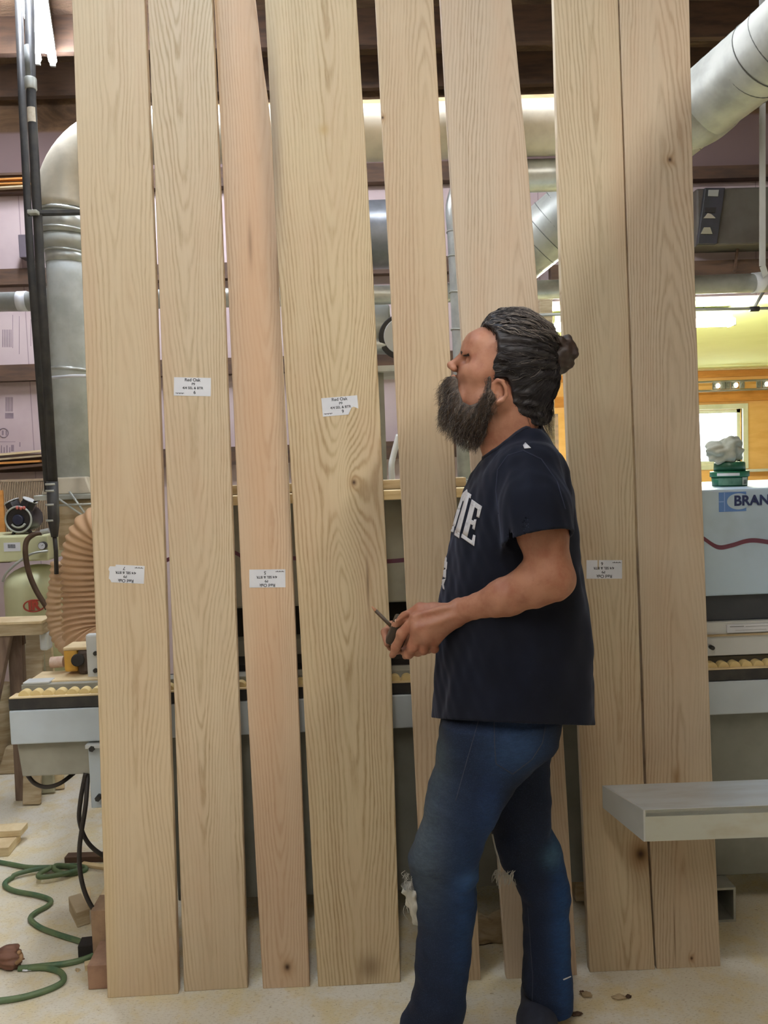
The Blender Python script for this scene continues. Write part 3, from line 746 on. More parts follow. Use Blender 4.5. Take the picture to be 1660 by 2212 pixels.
MB().tube(bez([at(1455, 268, YD), at(1505, 262, YD), at(1548, 235, YD + .05), at(1580, 200, YD + .2)], 6), rb * .98, 32).build('branch_elbow', M['steel_dull'], du)
def ring(m, c, ax, r, w):
    ax = Vector(ax).normalized(); m.tube([c - ax * w, c + ax * w], r, 32)
for (px, py, r, w) in ((144, 462, rb * 1.02, .006), (145, 503, rb * .99, .004), (147, 548, rv * 1.05, .004), (157, 800, rv * 1.06, .006)):
    rings = MB(); ring(rings, at(px, py, YD), at(px + 2, py - 60, YD) - at(px, py, YD), r, w); rings.build('joint_ring', M['steel'], du)
# lip along the top of the trunk pipe
mm = MB(); mm.beam(at(300, 244, YD + .0), at(1460, 208, YD + .0), .022, .06, (0, -1, 0)); mm.build('top_lip', M['pale_wood'], du)
rg = MB(); rg.tube([at(110, 816, YD - .14), at(158, 812, YD - .15), at(200, 812, YD - .13)], .006, 8); rg.build('tape_tatter', M['paper'], du)
clampt = thing('pipe_clamp', 'dark flat clamp bar tying the black pipes to the duct collar', 'clamp', at(120, 460, YD - .15))
MB().beam(at(60, 461, 3.03), at(215, 458, 3.16), .012, .03, (0, -1, 0)).build('bar', M['black'], clampt)
MB().box(at(72, 459, 3.02), (.035, .03, .014)).build('clamp_pad', M['steel_dull'], clampt, .003)
# dusty cap, old sleeve under the riser
boot = du
a, b = at(112, 1064, YD - .09), at(206, 1064, YD - .09)
zA, zB = at(160, 1030, YD).z, at(160, 1066, YD).z
mm = MB(); h = .085
cx = at(162, 1050, YD).x
mm.hexa([(cx - .1, YD - .1, zB), (cx + .1, YD - .1, zB), (cx + .1, YD + .1, zB), (cx - .1, YD + .1, zB), (cx - .075, YD - .092, zA), (cx + .075, YD - .092, zA), (cx + .075, YD + .09, zA), (cx - .075, YD + .09, zA)])
mm.build('boot', M['steel_warm'], boot, .006)
MB().box((cx - .01, YD, zB - .01), (.225, .23, .02)).build('flange', M['steel_dull'], boot, .003)
MB().tube([Vector((cx + .01, YD, zB - .02)), Vector((cx + .012, YD, zB - .1)), Vector((cx + .015, YD, zB - .22))], [.088, .083, .088], 28).build('sleeve', M['dust_wood'], boot)
for p, q in (((150, 1062), (206, 1140)), ((118, 1072), (200, 1128)), ((118, 1092), (212, 1088))):
    MB().tube([at(*p, YD - .15), at(*q, YD - .16)], .0045, 6).build('tie_rod', M['steel_dull'], boot)
# long small pipe across the whole shop
sp_ = thing('long_pipe', 'long slim galvanised pipe running across the shop behind the boards', 'pipe', at(830, 632, 3.5))
MB().tube([at(-60, 653.5, 3.5), at(830, 637, 3.5), at(1760, 607, 3.5)], 20 * mpp(3.5), 24).build('pipe', M['steel'], sp_)
mm = MB(); ring(mm, at(50, 651, 3.5), (1, 0, 0), 20.8 * mpp(3.5), .02); mm.build('tape_joint', M['paper'], sp_)
mm = MB(); ring(mm, at(104, 650, 3.45), (1, 0, 0), 25 * mpp(3.5), .004); mm.build('pipe_flange', M['steel'], sp_)
# spiral pipe: along under the big trunk, then down behind the man
YS = 3.38; rs = 33 * mpp(YS)
sv = thing('spiral_pipe', 'spiral seamed pipe turning down behind the boards in front of the man\'s face', 'pipe', at(1010, 1090, YS))
path = [at(1285, 373, YS + .2), at(1240, 377, YS), at(1180, 379, YS), at(1080, 383, YS)]
path += bez([at(1060, 384, YS), at(1015, 402, YS), at(997, 445, YS), at(1000, 500, YS)], 6)
path += [at(1012, 760, YS), at(1024, 1095, YS)]
MB().tube(path, rs, 28).build('pipe', M['steel'], sv)
for k, py in enumerate((510, 563, 640, 720, 800, 880, 965, 1040)):
    c = at(1000 + (py - 500) * .042, py, YS); ax = Vector((.28, 0, 1)).normalized()
    u = ax.cross(Vector((0, 1, 0))).normalized(); w = ax.cross(u)
    MB().tube([c + (u * math.cos(a) * 1.04 + w * math.sin(a)) * (rs * 1.01) for a in [j * math.pi / 14 for j in range(28)]], .0035, 6, closed=True).build('seam', M['steel_dull'], sv)
# diagonal spiral trunk duct
td = thing('trunk_duct', 'thick spiral duct slanting up out of view beside the last board', 'duct', at(1495, 245, 3.7))
tp = [at(1095, 575, 4.0), at(1180, 503, 3.85), at(1495, 245, 3.35), at(1660, 112, 2.95), at(1775, 8, 2.72), Vector((1.47, 2.35, 2.95)), Vector((1.44, 2.0, 2.935)), Vector((1.43, 1.0, 2.93)), Vector((1.43, -1.3, 2.93))]  # unseen last stretch, bent so its shadow falls on the last boards
rt = .138
MB().tube(tp, rt, 40).build('pipe', M['steel_trunk'], td)
seam_m = plain('dark spiral seam', '#5a5d5a', rough=.5)
P = bez(tp, 20); acc = 0
for i in range(1, len(P) - 1):
    acc += (P[i] - P[i - 1]).length
    if acc > (.05 if P[i].y > 2.4 else .2):
        acc = 0; ax = (P[i + 1] - P[i - 1]).normalized() + Vector((.0, .25, .15)); ax.normalize()
        u = ax.orthogonal().normalized(); w = ax.cross(u)
        d = (P[i + 1] - P[i - 1]).normalized()
        Q = []
        for j in range(36):
            v = u * math.cos(j * math.pi / 18) + w * math.sin(j * math.pi / 18)
            rd = (v - d * v.dot(d)); sc = rt * 1.006 / rd.length
            Q.append(P[i] + v * sc)
        MB().tube(Q, .0022, 5, closed=True).build('seam', seam_m, td)
c = at(1500, 240, 3.34); mm = MB(); ring(mm, c, tp[3] - tp[2], rt * 1.03, .012); mm.build('joint_band', M['steel'], td)
# flat strap holding the long pipe, thin tubes
hg = thing('hanger_strap', 'white strap hanging from above and wrapped round the long pipe', 'strap', at(1650, 610, 3.44))
MB().beam(at(1648, -60, 3.42), at(1648, 575, 3.42), .026, .003, (0, -1, 0)).build('strap', M['white'], hg)
mm = MB(); ring(mm, at(1640, 610, 3.5), (1, .1, .1), 21.5 * mpp(3.5), .03); mm.build('tape_wrap', M['paper'], hg)
mm = MB(); mm.beam(at(1648, 574, 3.42), at(1655, 596, 3.44), .026, .003, (0, -1, 0)); mm.build('strap_end', M['white'], hg)
tt = thing('gas_pipe', 'thin dark pipe with a tee fitting across the bright opening', 'pipe', at(1630, 668, 4.4))
mm = MB(); mm.tube([at(1150, 681, 4.4), at(1500, 669, 4.4), at(1760, 664, 4.4)], .0085, 10); mm.build('pipe', M['steel_dull'], tt)
MB().tube([at(1620, 668, 4.4), at(1640, 667, 4.4)], .014, 12).build('tee_fitting', M['black'], tt)
MB().tube([at(1629, 667, 4.4), at(1650, 630, 4.45)], .009, 10).build('branch', M['steel_dull'], tt)
# white conduit below the ceiling
cw = MB(); cw.tube([at(740, 56, 4.05), at(1000, 59, 4.05), at(1460, 72, 4.1)], .014, 10)
tag(cw.build('ceiling_conduit', M['white']), 'thin white conduit just under the ceiling above the man', 'conduit')
# wall unit between the pipes
wu = thing('wall_cabinet', 'dark wall box with a column of pale vents above the opening', 'wall box', at(1580, 460, 4.5))
Yw = 4.42
pxspan(MB(), 1506, 404, 1720, 528, Yw, .17).build('case', plain('dark olive case', '#56524a', '#484038', .6, 0, 4), wu, .01)
c1 = [at(1524, 405, Yw - .02), at(1568, 405, Yw - .02), at(1550, 527, Yw - .02), at(1508, 527, Yw - .02)]
MB().prism(c1[::-1], (0, 1, 0), .03).build('side_panel', plain('dark violet panel', '#37353b', '#2a2b2b', .5), wu, .004)
def vent(name, P, mt):
    MB().prism([at(px, py, Yw - .026) for px, py in P][::-1], (0, 1, 0), .01).build(name, mt, wu)
vent('badge', ((1532, 410), (1554, 410), (1552, 424), (1531, 423)), plain('grey badge', '#8b8b84'))
vent('vent', ((1521, 471), (1530, 460), (1537, 462), (1547, 471)), plain('pale vent', '#98907f'))
vent('vent', ((1515, 505), (1522, 491), (1535, 491), (1540, 505)), plain('pale vent lower', '#8f8a76'))
vent('vent_recess', ((1525, 448), (1548, 448), (1546, 459), (1524, 459)), M['dark'])
tag(MB().beam(at(1594, 538, 4.5), at(1587, 588, 4.5), .012, .01).build('dark_stick', M['brown_wood']), 'short dark stick leaning on the rail below the dark wall box', 'stick')
# blower behind the boards, seen through the gap in front of the man
bl = thing('blower', 'grey blower with a round pale cover glimpsed between two boards', 'blower', at(850, 730, 3.7))
MB().tube([at(760, 712, 3.7), at(842, 712, 3.7)], 52 * mpp(3.7), 28).build('motor_body', M['steel_dull'], bl, .01)
MB().tube([at(866, 728, 3.58), at(866, 728, 3.68)], 47 * mpp(3.6), 32).build('rim', M['black'], bl, .004)
MB().tube([at(868, 726, 3.57), at(868, 726, 3.60)], 38 * mpp(3.6), 32).build('round_cover', M['enamel'], bl, .003)
MB().tube([at(780, 745, 3.62), at(835, 745, 3.62)], 16 * mpp(3.6), 20).build('inlet', M['steel'], bl, .003)
MB().span(at(770, 800, 3.7).x, at(930, 800, 3.7).x, 3.5, 3.85, at(850, 812, 3.7).z, at(850, 800, 3.7).z).build('shelf_plate', M['steel_dull'], bl)
for px in (822, 905): MB().span(at(px, 900, 3.6).x - .02, at(px, 900, 3.6).x + .02, 3.56, 3.6, 0, at(850, 811, 3.7).z).build('stand', M['grey'], bl)
drm = thing('steel_drum', 'dark round steel drum high behind the gap in front of the man', 'drum', at(820, 520, 3.9))
MB().tube([at(620, 515, 3.9), at(880, 505, 3.9)], 70 * mpp(3.9), 32).build('drum', plain('dark grey drum', '#7d8187', '#676a70', .35, .5), drm, .008)
MB().beam(at(700, 600, 4.05), (at(700, 340, 4.05).x, 4.05, ZC), .03, .03).build('bracket', M['black'], drm)
hose = MB().tube(bez([at(862, 940, 2.9), at(850, 985, 2.88), at(846, 1010, 2.86), at(850, 1060, 2.85)], 6), .011, 12)
tag(hose.build('pale_hose', M['enamel']), 'short pale hose behind the gap above the machine', 'hose')
# ---------------------------------------------------------------- black pipes on the far side, compressor and bench
def blackpipe(pts, r, lab, extra=None):
    t = thing('steel_conduit', lab, 'pipe', at(110, 1045, 3.05), 'black steel pipes on the wall side')
    MB().tube(pts, r, 16).build('pipe', M['black'], t); return t
Yc = 3.05
t1 = blackpipe([at(62, -60, Yc), at(68, 220, Yc), at(88, 600, Yc), at(116, 1060, Yc)], 9.5 * mpp(Yc), 'thicker black steel pipe with a coupling and a yellowed sticker')
MB().tube([at(66, 168, Yc), at(67, 194, Yc)], 12 * mpp(Yc), 18).build('coupling', M['steel_dull'], t1, .003)
MB().tube([at(63, 100, Yc), at(66, 168, Yc)], 9.9 * mpp(Yc), 18).build('grey_sleeve', plain('grey pipe paint', '#777a78', '#6a6d6b', .5), t1)
c = at(70, 250, Yc); curved(MB(), c, 9.9 * mpp(Yc), -60, 60, at(70, 266, Yc).z, at(69, 234, Yc).z).build('sticker', plain('yellowed sticker', '#c7bfae', '#b9af9a', .7, 0, 60), t1)
for py in (1046, 1060, 1090, 1124):
    cf = MB(); ring(cf, at(112 + (py - 1060) * .02, py, Yc), (0, 0, 1), 13 * mpp(Yc), .004); cf.build('valve_ring', M['steel_dull'], t1)
MB().tube([at(113, 1040, Yc), at(116, 1126, Yc), at(118, 1160, Yc)], [12 * mpp(Yc), 12 * mpp(Yc), 7 * mpp(Yc)], 18).build('valve_body', M['black'], t1)
MB().tube([at(118, 1158, Yc), at(121, 1190, Yc), at(122, 1240, Yc)], .008, 12).build('air_line', M['black_rubber'], t1)
t2 = blackpipe([at(38, -60, Yc + .12), at(48, 220, Yc + .12), at(66, 560, Yc + .12), at(104, 1062, Yc + .12)], 8 * mpp(Yc), 'thinner black steel pipe standing just behind the stickered one')
bxx = pxspan(MB(), 40, 506, 72, 556, 4.45, .08).build('junction_box', plain('grey junction box', '#5d545c', '#544c54', .6), None, .004)
tag(bxx, 'small grey box on the pink wall beside the black pipes', 'box')

# strips of wood lying on the wall rails
def strips(pl, Y, grp):
    for (x0, y0, x1, y1, w, h, mt, lb) in pl:
        o = MB().beam(at(x0, y0, Y), at(x1, y1, Y), w, h, (0, 0, 1)).build('wood_strip', mt, None, .001)
        tag(o, lb, 'wood strip', grp)
strips(((-40, 380, 74, 377, .03, .010, M['brown_wood'], 'dark thin strip on top of the upper wood bundle on the pink wall'),
        (-40, 391, 62, 386, .03, .009, M['orange_wood'], 'orange thin strip second from the top in the upper wall bundle'),
        (-40, 400, 66, 396, .03, .009, M['orange_wood'], 'orange thin strip in the middle of the upper wall bundle'),
        (-40, 409, 60, 403, .03, .009, M['dust_wood'], 'dusty thin strip at the bottom of the upper wall bundle')), YW - .10, 'strips on the upper rail')
strips(((-40, 986, 97, 974, .05, .012, M['pale_wood'], 'pale top strip of the wood bundle above the compressor'),
        (-40, 996, 98, 984, .05, .010, M['dust_wood'], 'dusty second strip of the bundle above the compressor'),
        (-40, 1003, 90, 996, .05, .012, M['orange_wood'], 'orange split strip in the bundle above the compressor'),
        (-40, 1016, 96, 1004, .05, .014, M['brown_wood'], 'dark lowest strip of the bundle above the compressor')), YW - .11, 'strips above the compressor')

# ---- air compressor
Yk = 4.05
ck = at(80, 1300, Yk)
ac = thing('air_compressor', 'cream upright air compressor with a round black pump on top', 'compressor', (ck.x, Yk, 0))
cream = plain('cream green enamel', '#c9cba2', '#b7b88f', .5, 0, 3)
rk = .155; zdome = at(80, 1262, Yk).z
prof = [(0.0, rk), (zdome, rk)] + [(zdome + .10 * math.sin(a), rk * math.cos(a)) for a in [R(12 * k) for k in range(1, 8)]]
tx0 = at(16, 1300, Yk).x + rk
MB().tube([(tx0, Yk, max(.12, z)) if i == 0 else (tx0, Yk, z) for i, (z, r) in enumerate(prof)], [r for z, r in prof], 40).build('tank', cream, ac)
for k in range(3):
    a = R(90 + 120 * k); MB().span(tx0 + .12 * math.cos(a) - .02, tx0 + .12 * math.cos(a) + .02, Yk + .12 * math.sin(a) - .02, Yk + .12 * math.sin(a) + .02, 0, .13).build('leg', cream, ac)
pxspan(MB(), -60, 1158, 104, 1214, Yk - .12, .3).build('control_box', cream, ac, .008)
pxspan(MB(), -60, 1213, 20, 1217, Yk - .1, .25).build('box_foot', M['brown_wood'], ac)
pxplate(MB(), 8, 1172, 44, 1191, Yk - .1215).build('white_sticker', M['paper'], ac)
mm = MB(); [pxplate(mm, 17 + k * 2.4, 1176, 18.3 + k * 2.4, 1184, Yk - .1225, .0008) for k in range(7)]; mm.build('sticker_print', M['ink'], ac)
# belt guard: slatted panel
gd = MB(); pxspan(gd, -60, 1036, 100, 1041, Yk + .22, .02); pxspan(gd, -60, 1154, 100, 1158, Yk + .22, .02)
for k in range(44): pxspan(gd, -60 + k * 3.7, 1040, -58.2 + k * 3.7, 1155, Yk + .22, .008)
gd.build('belt_guard', plain('tan slats', '#a8937a', '#8f7b64', .7, 0, 6), ac)
pxspan(MB(), -60, 1040, 100, 1155, Yk + .24, .02).build('guard_back', plain('dark guard back', '#4d3f38', '#5a4a40', .8), ac)
pxspan(MB(), -60, 1060, 8, 1156, Yk + .205, .012).build('side_board', M['orange_wood'], ac)
# pump
pc = at(46, 1121, Yk - .02); rp = 27 * mpp(Yk)
pk = plain('black pump casting', '#1d1b1d', '#2a2524', .35)
pump = MB().tube([pc + Vector((0, -.03, 0)), pc + Vector((0, .12, 0))], rp, 32).build('pump', pk, ac, .006)
P = [pc + Vector((math.cos(a) * rp * 1.0, -.034, math.sin(a) * rp)) for a in [k * math.pi / 20 for k in range(40)]]
MB().tube(P, .005, 8, closed=True).build('pump_rim', M['steel_dull'], pump)
MB().tube([pc + Vector((0, -.045, -.002)), pc + Vector((0, -.02, -.002))], rp * .42, 24).build('pump_hub', plain('blue black hub', '#23263a', '#2d3044', .35), pump, .004)
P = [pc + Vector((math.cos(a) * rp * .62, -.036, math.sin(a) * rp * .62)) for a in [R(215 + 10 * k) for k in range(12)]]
MB().tube(P, .006, 8).build('pump_shine_bar', M['steel_dull'], pump)  # steel arc imitating a shine on the pump face
rpm = plain('faded red plug', '#a85a50')
for px in (37, 45, 52): MB().ellipsoid(at(px, 1098 + abs(px - 45) * -.15, Yk - .06), (.008, .008, .009), 12, 8).build('red_plug', rpm, pump)
for (x0, y0, x1, y1) in ((38, 1108, 24, 1082), (54, 1106, 66, 1079)):
    a, b = at(x0, y0, Yk), at(x1, y1, Yk)
    d = (b - a).normalized()
    f = MB().tube([a, b - d * .006], .037, 6).build('air_filter', pk, ac, .004)
    MB().tube([b - d * .006, b], .038, 12).build('filter_cap', M['enamel'], f, .002)
for (x0, y0, x1, y1) in ((34, 1142, 27, 1158), (58, 1142, 70, 1154)): MB().beam(at(x0, y0, Yk - .03), at(x1, y1, Yk - .03), .01, .02).build('pump_foot', pk, ac)
mm = MB()
for k in range(9): pxspan(mm, 37 + k * 2.2, 1144, 38.2 + k * 2.2, 1152, Yk - .035, .05)
mm.build('cooling_fin', M['steel_dull'], ac)
MB().tube([at(70, 1086, Yk - .02), at(100, 1073, Yk - .02), at(116, 1068, Yk - .1)], .005, 8).build('copper_line', M['black'], ac)
g0 = at(95, 1178, Yk - .12)
gg = MB().tube([g0 + Vector((0, -.028, 0)), g0], 8.2 * mpp(Yk), 20).build('pressure_gauge', M['black'], ac, .002)
MB().tube([g0 + Vector((0, -.0295, 0)), g0 + Vector((0, -.027, 0))], 7 * mpp(Yk), 20).build('gauge_dial', M['paper'], gg)
MB().beam(g0 + Vector((0, -.0305, 0)), g0 + Vector((.009, -.0305, .006)), .002, .001).build('gauge_needle', M['ink'], gg)
MB().tube(bez([at(6, 1256, Yk - .17), at(14, 1238, Yk - .18), at(40, 1214, Yk - .18), at(70, 1196, Yk - .17), at(104, 1190, Yk - .14)], 6), .006, 8).build('bent_line', M['steel_dull'], ac)
MB().tube(bez([at(90, 1151, Yk - .2), at(74, 1154, Yk - .21), at(58, 1168, Yk - .22), at(55, 1195, Yk - .23), at(62, 1235, Yk - .23), at(78, 1275, Yk - .23), at(103, 1315, Yk - .23)], 8), .0125, 12).build('rubber_hose', plain('brown rubber', '#4d3724', '#3f2d1e', .55, 0, 20), ac)
MB().tube([at(88, 1150, Yk - .2), at(106, 1146, Yk - .2)], .0125, 14).build('hose_fitting', M['steel'], ac, .002)
MB().tube([at(110, 1147, Yk - .2), at(127, 1149, Yk - .2)], .009, 12).build('ball_valve', M['steel'], ac, .002)
# maker's mark: red oval ring with two letters
lc = Vector((tx0 + .018, 0, at(72, 1309, Yk - rk).z)); red = plain('faded red print', '#a8412f', '#9b3a2c', .6)
def on_tank(u, z, off=.0012):
    a = u / rk; return Vector((tx0 + (rk + off) * math.sin(a), Yk - (rk + off) * math.cos(a), z))
u0 = .0
u0 = (at(73, 1312, Yk - rk).x - tx0)
P = [on_tank(u0 + .047 * math.cos(a), lc.z + .028 * math.sin(a)) for a in [k * math.pi / 22 for k in range(44)]]
lo = MB().tube(P, .0036, 6, closed=True).build('maker_oval', red, ac)
a = u0 / rk
text('maker_letters', 'IR', .058, red, Matrix.Translation(on_tank(u0, lc.z, .004)) @ Matrix.Rotation(a, 4, 'Z') @ FACE, lo, 'CENTER', .001, .0036)

# ---- saw bench with trestle legs in front of the compressor
Yb = 3.45
M['old_wood'] = plain('old grey brown timber', '#7b6858', '#5f4d42', .8, 0, 5, (6, 6, 1))
bn = thing('trestle_bench', 'dusty timber trestle beam in front of the cream tank', 'trestle', at(40, 1490, Yb))
MB().beam(at(-120, 1360, Yb), at(104, 1351, Yb), .055, .12, (0, -1, 0)).build('top_beam', M['dust_wood'], bn, .004)
MB().beam(at(-120, 1345, Yb), at(104, 1338, Yb), .012, .13, (0, -1, 0)).build('top_dust', M['pale_wood'], bn, .002)
for (x0, x1, y1, dy) in ((12, -8, 1680, -.1), (34, 66, 1672, .12), (-110, -130, 1680, -.1)):
    a = at(x0, 1362, Yb + dy * .3); b = onz(x1, y1 + 40, 0); b = Vector((b.x, Yb + dy, 0))
    MB().beam(a, b, .06, .035, (0, -1, 0)).build('leg', M['old_wood'], bn, .003)
MB().prism([at(22, 1363, Yb + .03), at(50, 1363, Yb + .03), at(52, 1392, Yb + .03), at(38, 1400, Yb + .03), at(22, 1392, Yb + .03)][::-1], (0, 1, 0), .02).build('gusset', M['brown_wood'], bn)
# scrap boards and bits leaning round the bench
def scrap(name, a, b, w, t, mt, lb, cat='board', up=(0, -1, 0), grp=None):
    o = MB().beam(a, b, w, t, up).build(name, mt, None, .002); return tag(o, lb, cat, grp)
def lean(x0, y0, Y0, x1, Y1, w, t, mt, lb):
    a = at(x0, y0, Y0); b = at(x1, 1500, Y1); b.z = 0.005
    return scrap('scrap_board', a, b, w, t, mt, lb, 'board', (0, -1, 0), 'scrap boards round the bench')
lean(76, 1362, 3.62, 54, 3.5, .075, .02, M['dust_wood'], 'grey weathered scrap board leaning behind the trestle, slanting toward its leg')
lean(70, 1366, 3.7, 84, 3.62, .09, .02, plain('pale green scrap', '#b0ad92', '#9a967c', .8), 'wide pale scrap board standing behind the trestle leg')
lean(96, 1368, 3.75, 112, 3.66, .06, .02, M['pale_wood'], 'narrow pale scrap board standing beside the white box')
wb2 = pxspan(MB(), 84, 1366, 103, 1406, Yb - .02, .06).build('white_box', M['enamel'], None, .01); tag(wb2, 'small white box hanging under the trestle beam', 'box')
o = MB()
P0 = onz(10, 1655, 0)
zt_ = at(10, 1478, P0.y).z
o.tube([P0, Vector((P0.x, P0.y, zt_ * .5)), Vector((P0.x, P0.y, zt_))], [.07, .062, .06], 18).build('post_stump', M['dust_wood'], None, .006)
tag(bpy.data.objects['post_stump'], 'rough dusty wooden stump under the bench at the picture edge', 'stump')
o = MB(); p = onz(30, 1668, 0); o.hexa([p + Vector((-.07, -.03, 0)), p + Vector((.06, -.03, 0)), p + Vector((.06, .06, 0)), p + Vector((-.06, .06, 0)), p + Vector((-.03, -.01, .13)), p + Vector((.03, -.01, .13)), p + Vector((.03, .03, .13)), p + Vector((-.03, .03, .13))])
tag(o.build('stone_base', M['dust_wood'], None, .01), 'tapered dusty block on the floor behind the machine end', 'block')

# ---- corrugated hose
hc = bez([at(205, 1136, 2.95), at(178, 1150, 2.95), at(161, 1185, 2.95), at(156, 1225, 2.95), at(157, 1285, 2.95), at(158, 1340, 2.93), at(165, 1385, 2.9), at(200, 1415, 2.86)], 26)
rr = []; base = 47 * mpp(2.95)
hcx = [Vector((p.x + .045, p.y, p.z)) for p in hc]
acc = 0
for i, p in enumerate(hcx):
    if i: acc += (hcx[i] - hcx[i - 1]).length
    rr.append(base * (1 + .055 * math.sin(acc / .0235 * 2 * math.pi)))
o = MB().tube(hcx, rr, 40).build('corrugated_hose', plain('tan corrugated hose', '#b5936f', '#a58463', .7, 0, 4)); tag(o, 'thick tan corrugated hose sagging beside the first board', 'hose')
h2 = bez([at(120, 1215, 3.1), at(116, 1260, 3.1), at(110, 1300, 3.1), at(112, 1345, 3.1), at(126, 1385, 3.08), at(158, 1412, 3.02), at(190, 1408, 2.98)], 22)
h2 = [Vector((p.x + .012, p.y, p.z)) for p in h2]; rr = []; acc = 0
for i, p in enumerate(h2):
    if i: acc += (h2[i] - h2[i - 1]).length
    rr.append(.028 * (1 + .10 * math.sin(acc / .024 * 2 * math.pi)))
o = MB().tube(h2, rr, 28).build('ribbed_hose', plain('pale ribbed hose', '#b89a78', '#a88a69', .7, 0, 5)); tag(o, 'slimmer ribbed hose curling under the thick corrugated one', 'hose')

# ---------------------------------------------------------------- things on the floor
gz = .012
gp = [(-40, 1858), (20, 1866), (60, 1874), (110, 1874), (150, 1878), (166, 1868), (135, 1866), (115, 1876), (128, 1886), (160, 1886), (178, 1876), (150, 1862),
      ]
def floor_tube(px, r, z0=None):
    pts = [onz(x, y, r) for x, y in px]; return bez(pts, 8)
hsz = MB()
loop = [(-40, 1856), (20, 1866), (60, 1873), (115, 1873), (165, 1870), (186, 1878), (150, 1888), (118, 1880), (124, 1872), (160, 1878), (170, 1884), (130, 1896), (88, 1902), (86, 1894), (108, 1880),
        (70, 1884), (30, 1894), (10, 1910), (30, 1924), (80, 1934), (108, 1944), (104, 1956), (76, 1972), (66, 1986), (88, 2004), (130, 2020), (180, 2036), (206, 2052), (196, 2066), (150, 2080), (90, 2087), (62, 2090), (40, 2092)]
pts = floor_tube(loop, .0085)
n = len(pts)
pts = [Vector((p.x, p.y, .0085 + (.012 * max(0, math.sin((i / n - .2) * 9)) if .18 < i / n < .5 else 0))) for i, p in enumerate(pts)]
hsz.tube(pts, .0085, 10)
gh = plain('green garden hose', '#5a6b47', '#3f5c42', .55, 0, 18)
ho = hsz.build('green_hose', gh); tag(ho, 'green air hose snaking over the dusty floor with a small tangle', 'hose')
o = MB().tube(floor_tube([(62, 2091), (100, 2091), (130, 2100), (138, 2116), (122, 2130), (80, 2146), (30, 2158), (-40, 2166)], .0085), .0085, 10).build('green_hose_tail', gh, ho)
def chunk(name, px, py, d, rz, mt, lb, tilt=(0, 0), cat='offcut', z=None, grp='offcuts on the floor'):
    p = onz(px, py, 0); mm = MB().box((p.x, p.y, d[2] / 2 + .0005 if z is None else z), d, (tilt[0], tilt[1], rz))
    return tag(mm.build(name, mt, None, .002), lb, cat, grp)
chunk('wood_offcut', -16, 1836, (.17, .13, .035), .06, M['pale_wood'], 'thick pale wood offcut lying at the picture edge, lower of two')
p = onz(-16, 1836, 0); tag(MB().box((p.x + .01, p.y + .06, .049), (.18, .07, .025), (0, 0, .02)).build('wood_offcut', M['pale_wood'], None, .002), 'thin pale offcut resting on the thick one at the picture edge', 'offcut', 'offcuts on the floor')
chunk('wood_offcut', 172, 1982, (.04, .12, .05), .55, M['dust_wood'], 'grey end block lying beside the first board, under the black cable')
chunk('wood_offcut', 190, 1948, (.022, .12, .02), .35, M['pale_wood'], 'narrow pale offcut lying behind the grey end block')
chunk('wood_offcut', 222, 1960, (.022, .20, .03), .1, M['pale_wood'], 'long pale offcut squeezed against the first board')
chunk('wood_offcut', 190, 1858, (.16, .04, .022), -.03, M['brown_wood'], 'brown offcut near the cables behind the first board')
chunk('wood_offcut', 212, 1875, (.14, .02, .012), -.35, M['pale_wood'], 'thin pale stick lying beside the green tangle')
chunk('wood_offcut', 192, 2092, (.022, .025, .018), .4, M['pale_wood'], 'tiny pale cube of wood at the foot of the first board')
chunk('brick_block', 232, 2108, (.07, .12, .07), .02, plain('pinkish brick', '#96765f', '#836450', .8, 0, 20), 'pinkish block half hidden behind the foot of the first board', cat='block')
chunk('brick_block', 234, 2060, (.06, .09, .16), .02, plain('tan block', '#a08468', '#8b715a', .8, 0, 20), 'taller tan block standing behind the first board', cat='block')
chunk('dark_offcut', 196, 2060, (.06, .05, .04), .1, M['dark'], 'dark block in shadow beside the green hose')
# rag
def lumpy(name, c, r, mt, lb, cat, seed, amp=.25, fr=2.2, sub=4, flat=None):
    rnd = np.random.RandomState(seed); K = rnd.normal(0, fr, (9, 3)); ph = rnd.uniform(0, 6.3, 9)
    m = MB(); m.ellipsoid((0, 0, 0), (1, 1, 1), 48, 28)
    V = np.array(m.v); d = sum(np.sin(V @ K[i] * (1 + .35 * i) + ph[i]) / (1 + .45 * i) for i in range(9))
    V = V * (1 + amp * d[:, None] * .45); V = V * np.array(r) + np.array(c)
    if flat is not None: V[:, 2] = np.maximum(V[:, 2], flat)
    m.v = [tuple(q) for q in V]; o = m.build(name, mt); return tag(o, lb, cat)
p = onz(6, 2084, 0)
lumpy('leather_glove', (p.x, p.y, .022), (.075, .04, .026), plain('brown leather', '#6d4a38', '#553729', .7, 0, 20), 'crumpled brown leather scrap on the floor at the picture edge', 'scrap', 3, .3, 2.6, 4, .001)
o = MB().tube(bez([onz(36, 2080, .03), onz(46, 2070, .05), onz(44, 2060, .06), onz(40, 2056, .07)], 5), [.006] * 15 + [.003], 8).build('leather_thong', plain('tan thong', '#8a6a4a'), bpy.data.objects['leather_glove'])
lumpy('paper_scrap', (*onz(60, 2096, 0)[:2], .006), (.018, .012, .006), M['paper'], 'small white scrap on the floor beside the green hose', 'scrap', 5, .3, 2.5, 3, .0005)
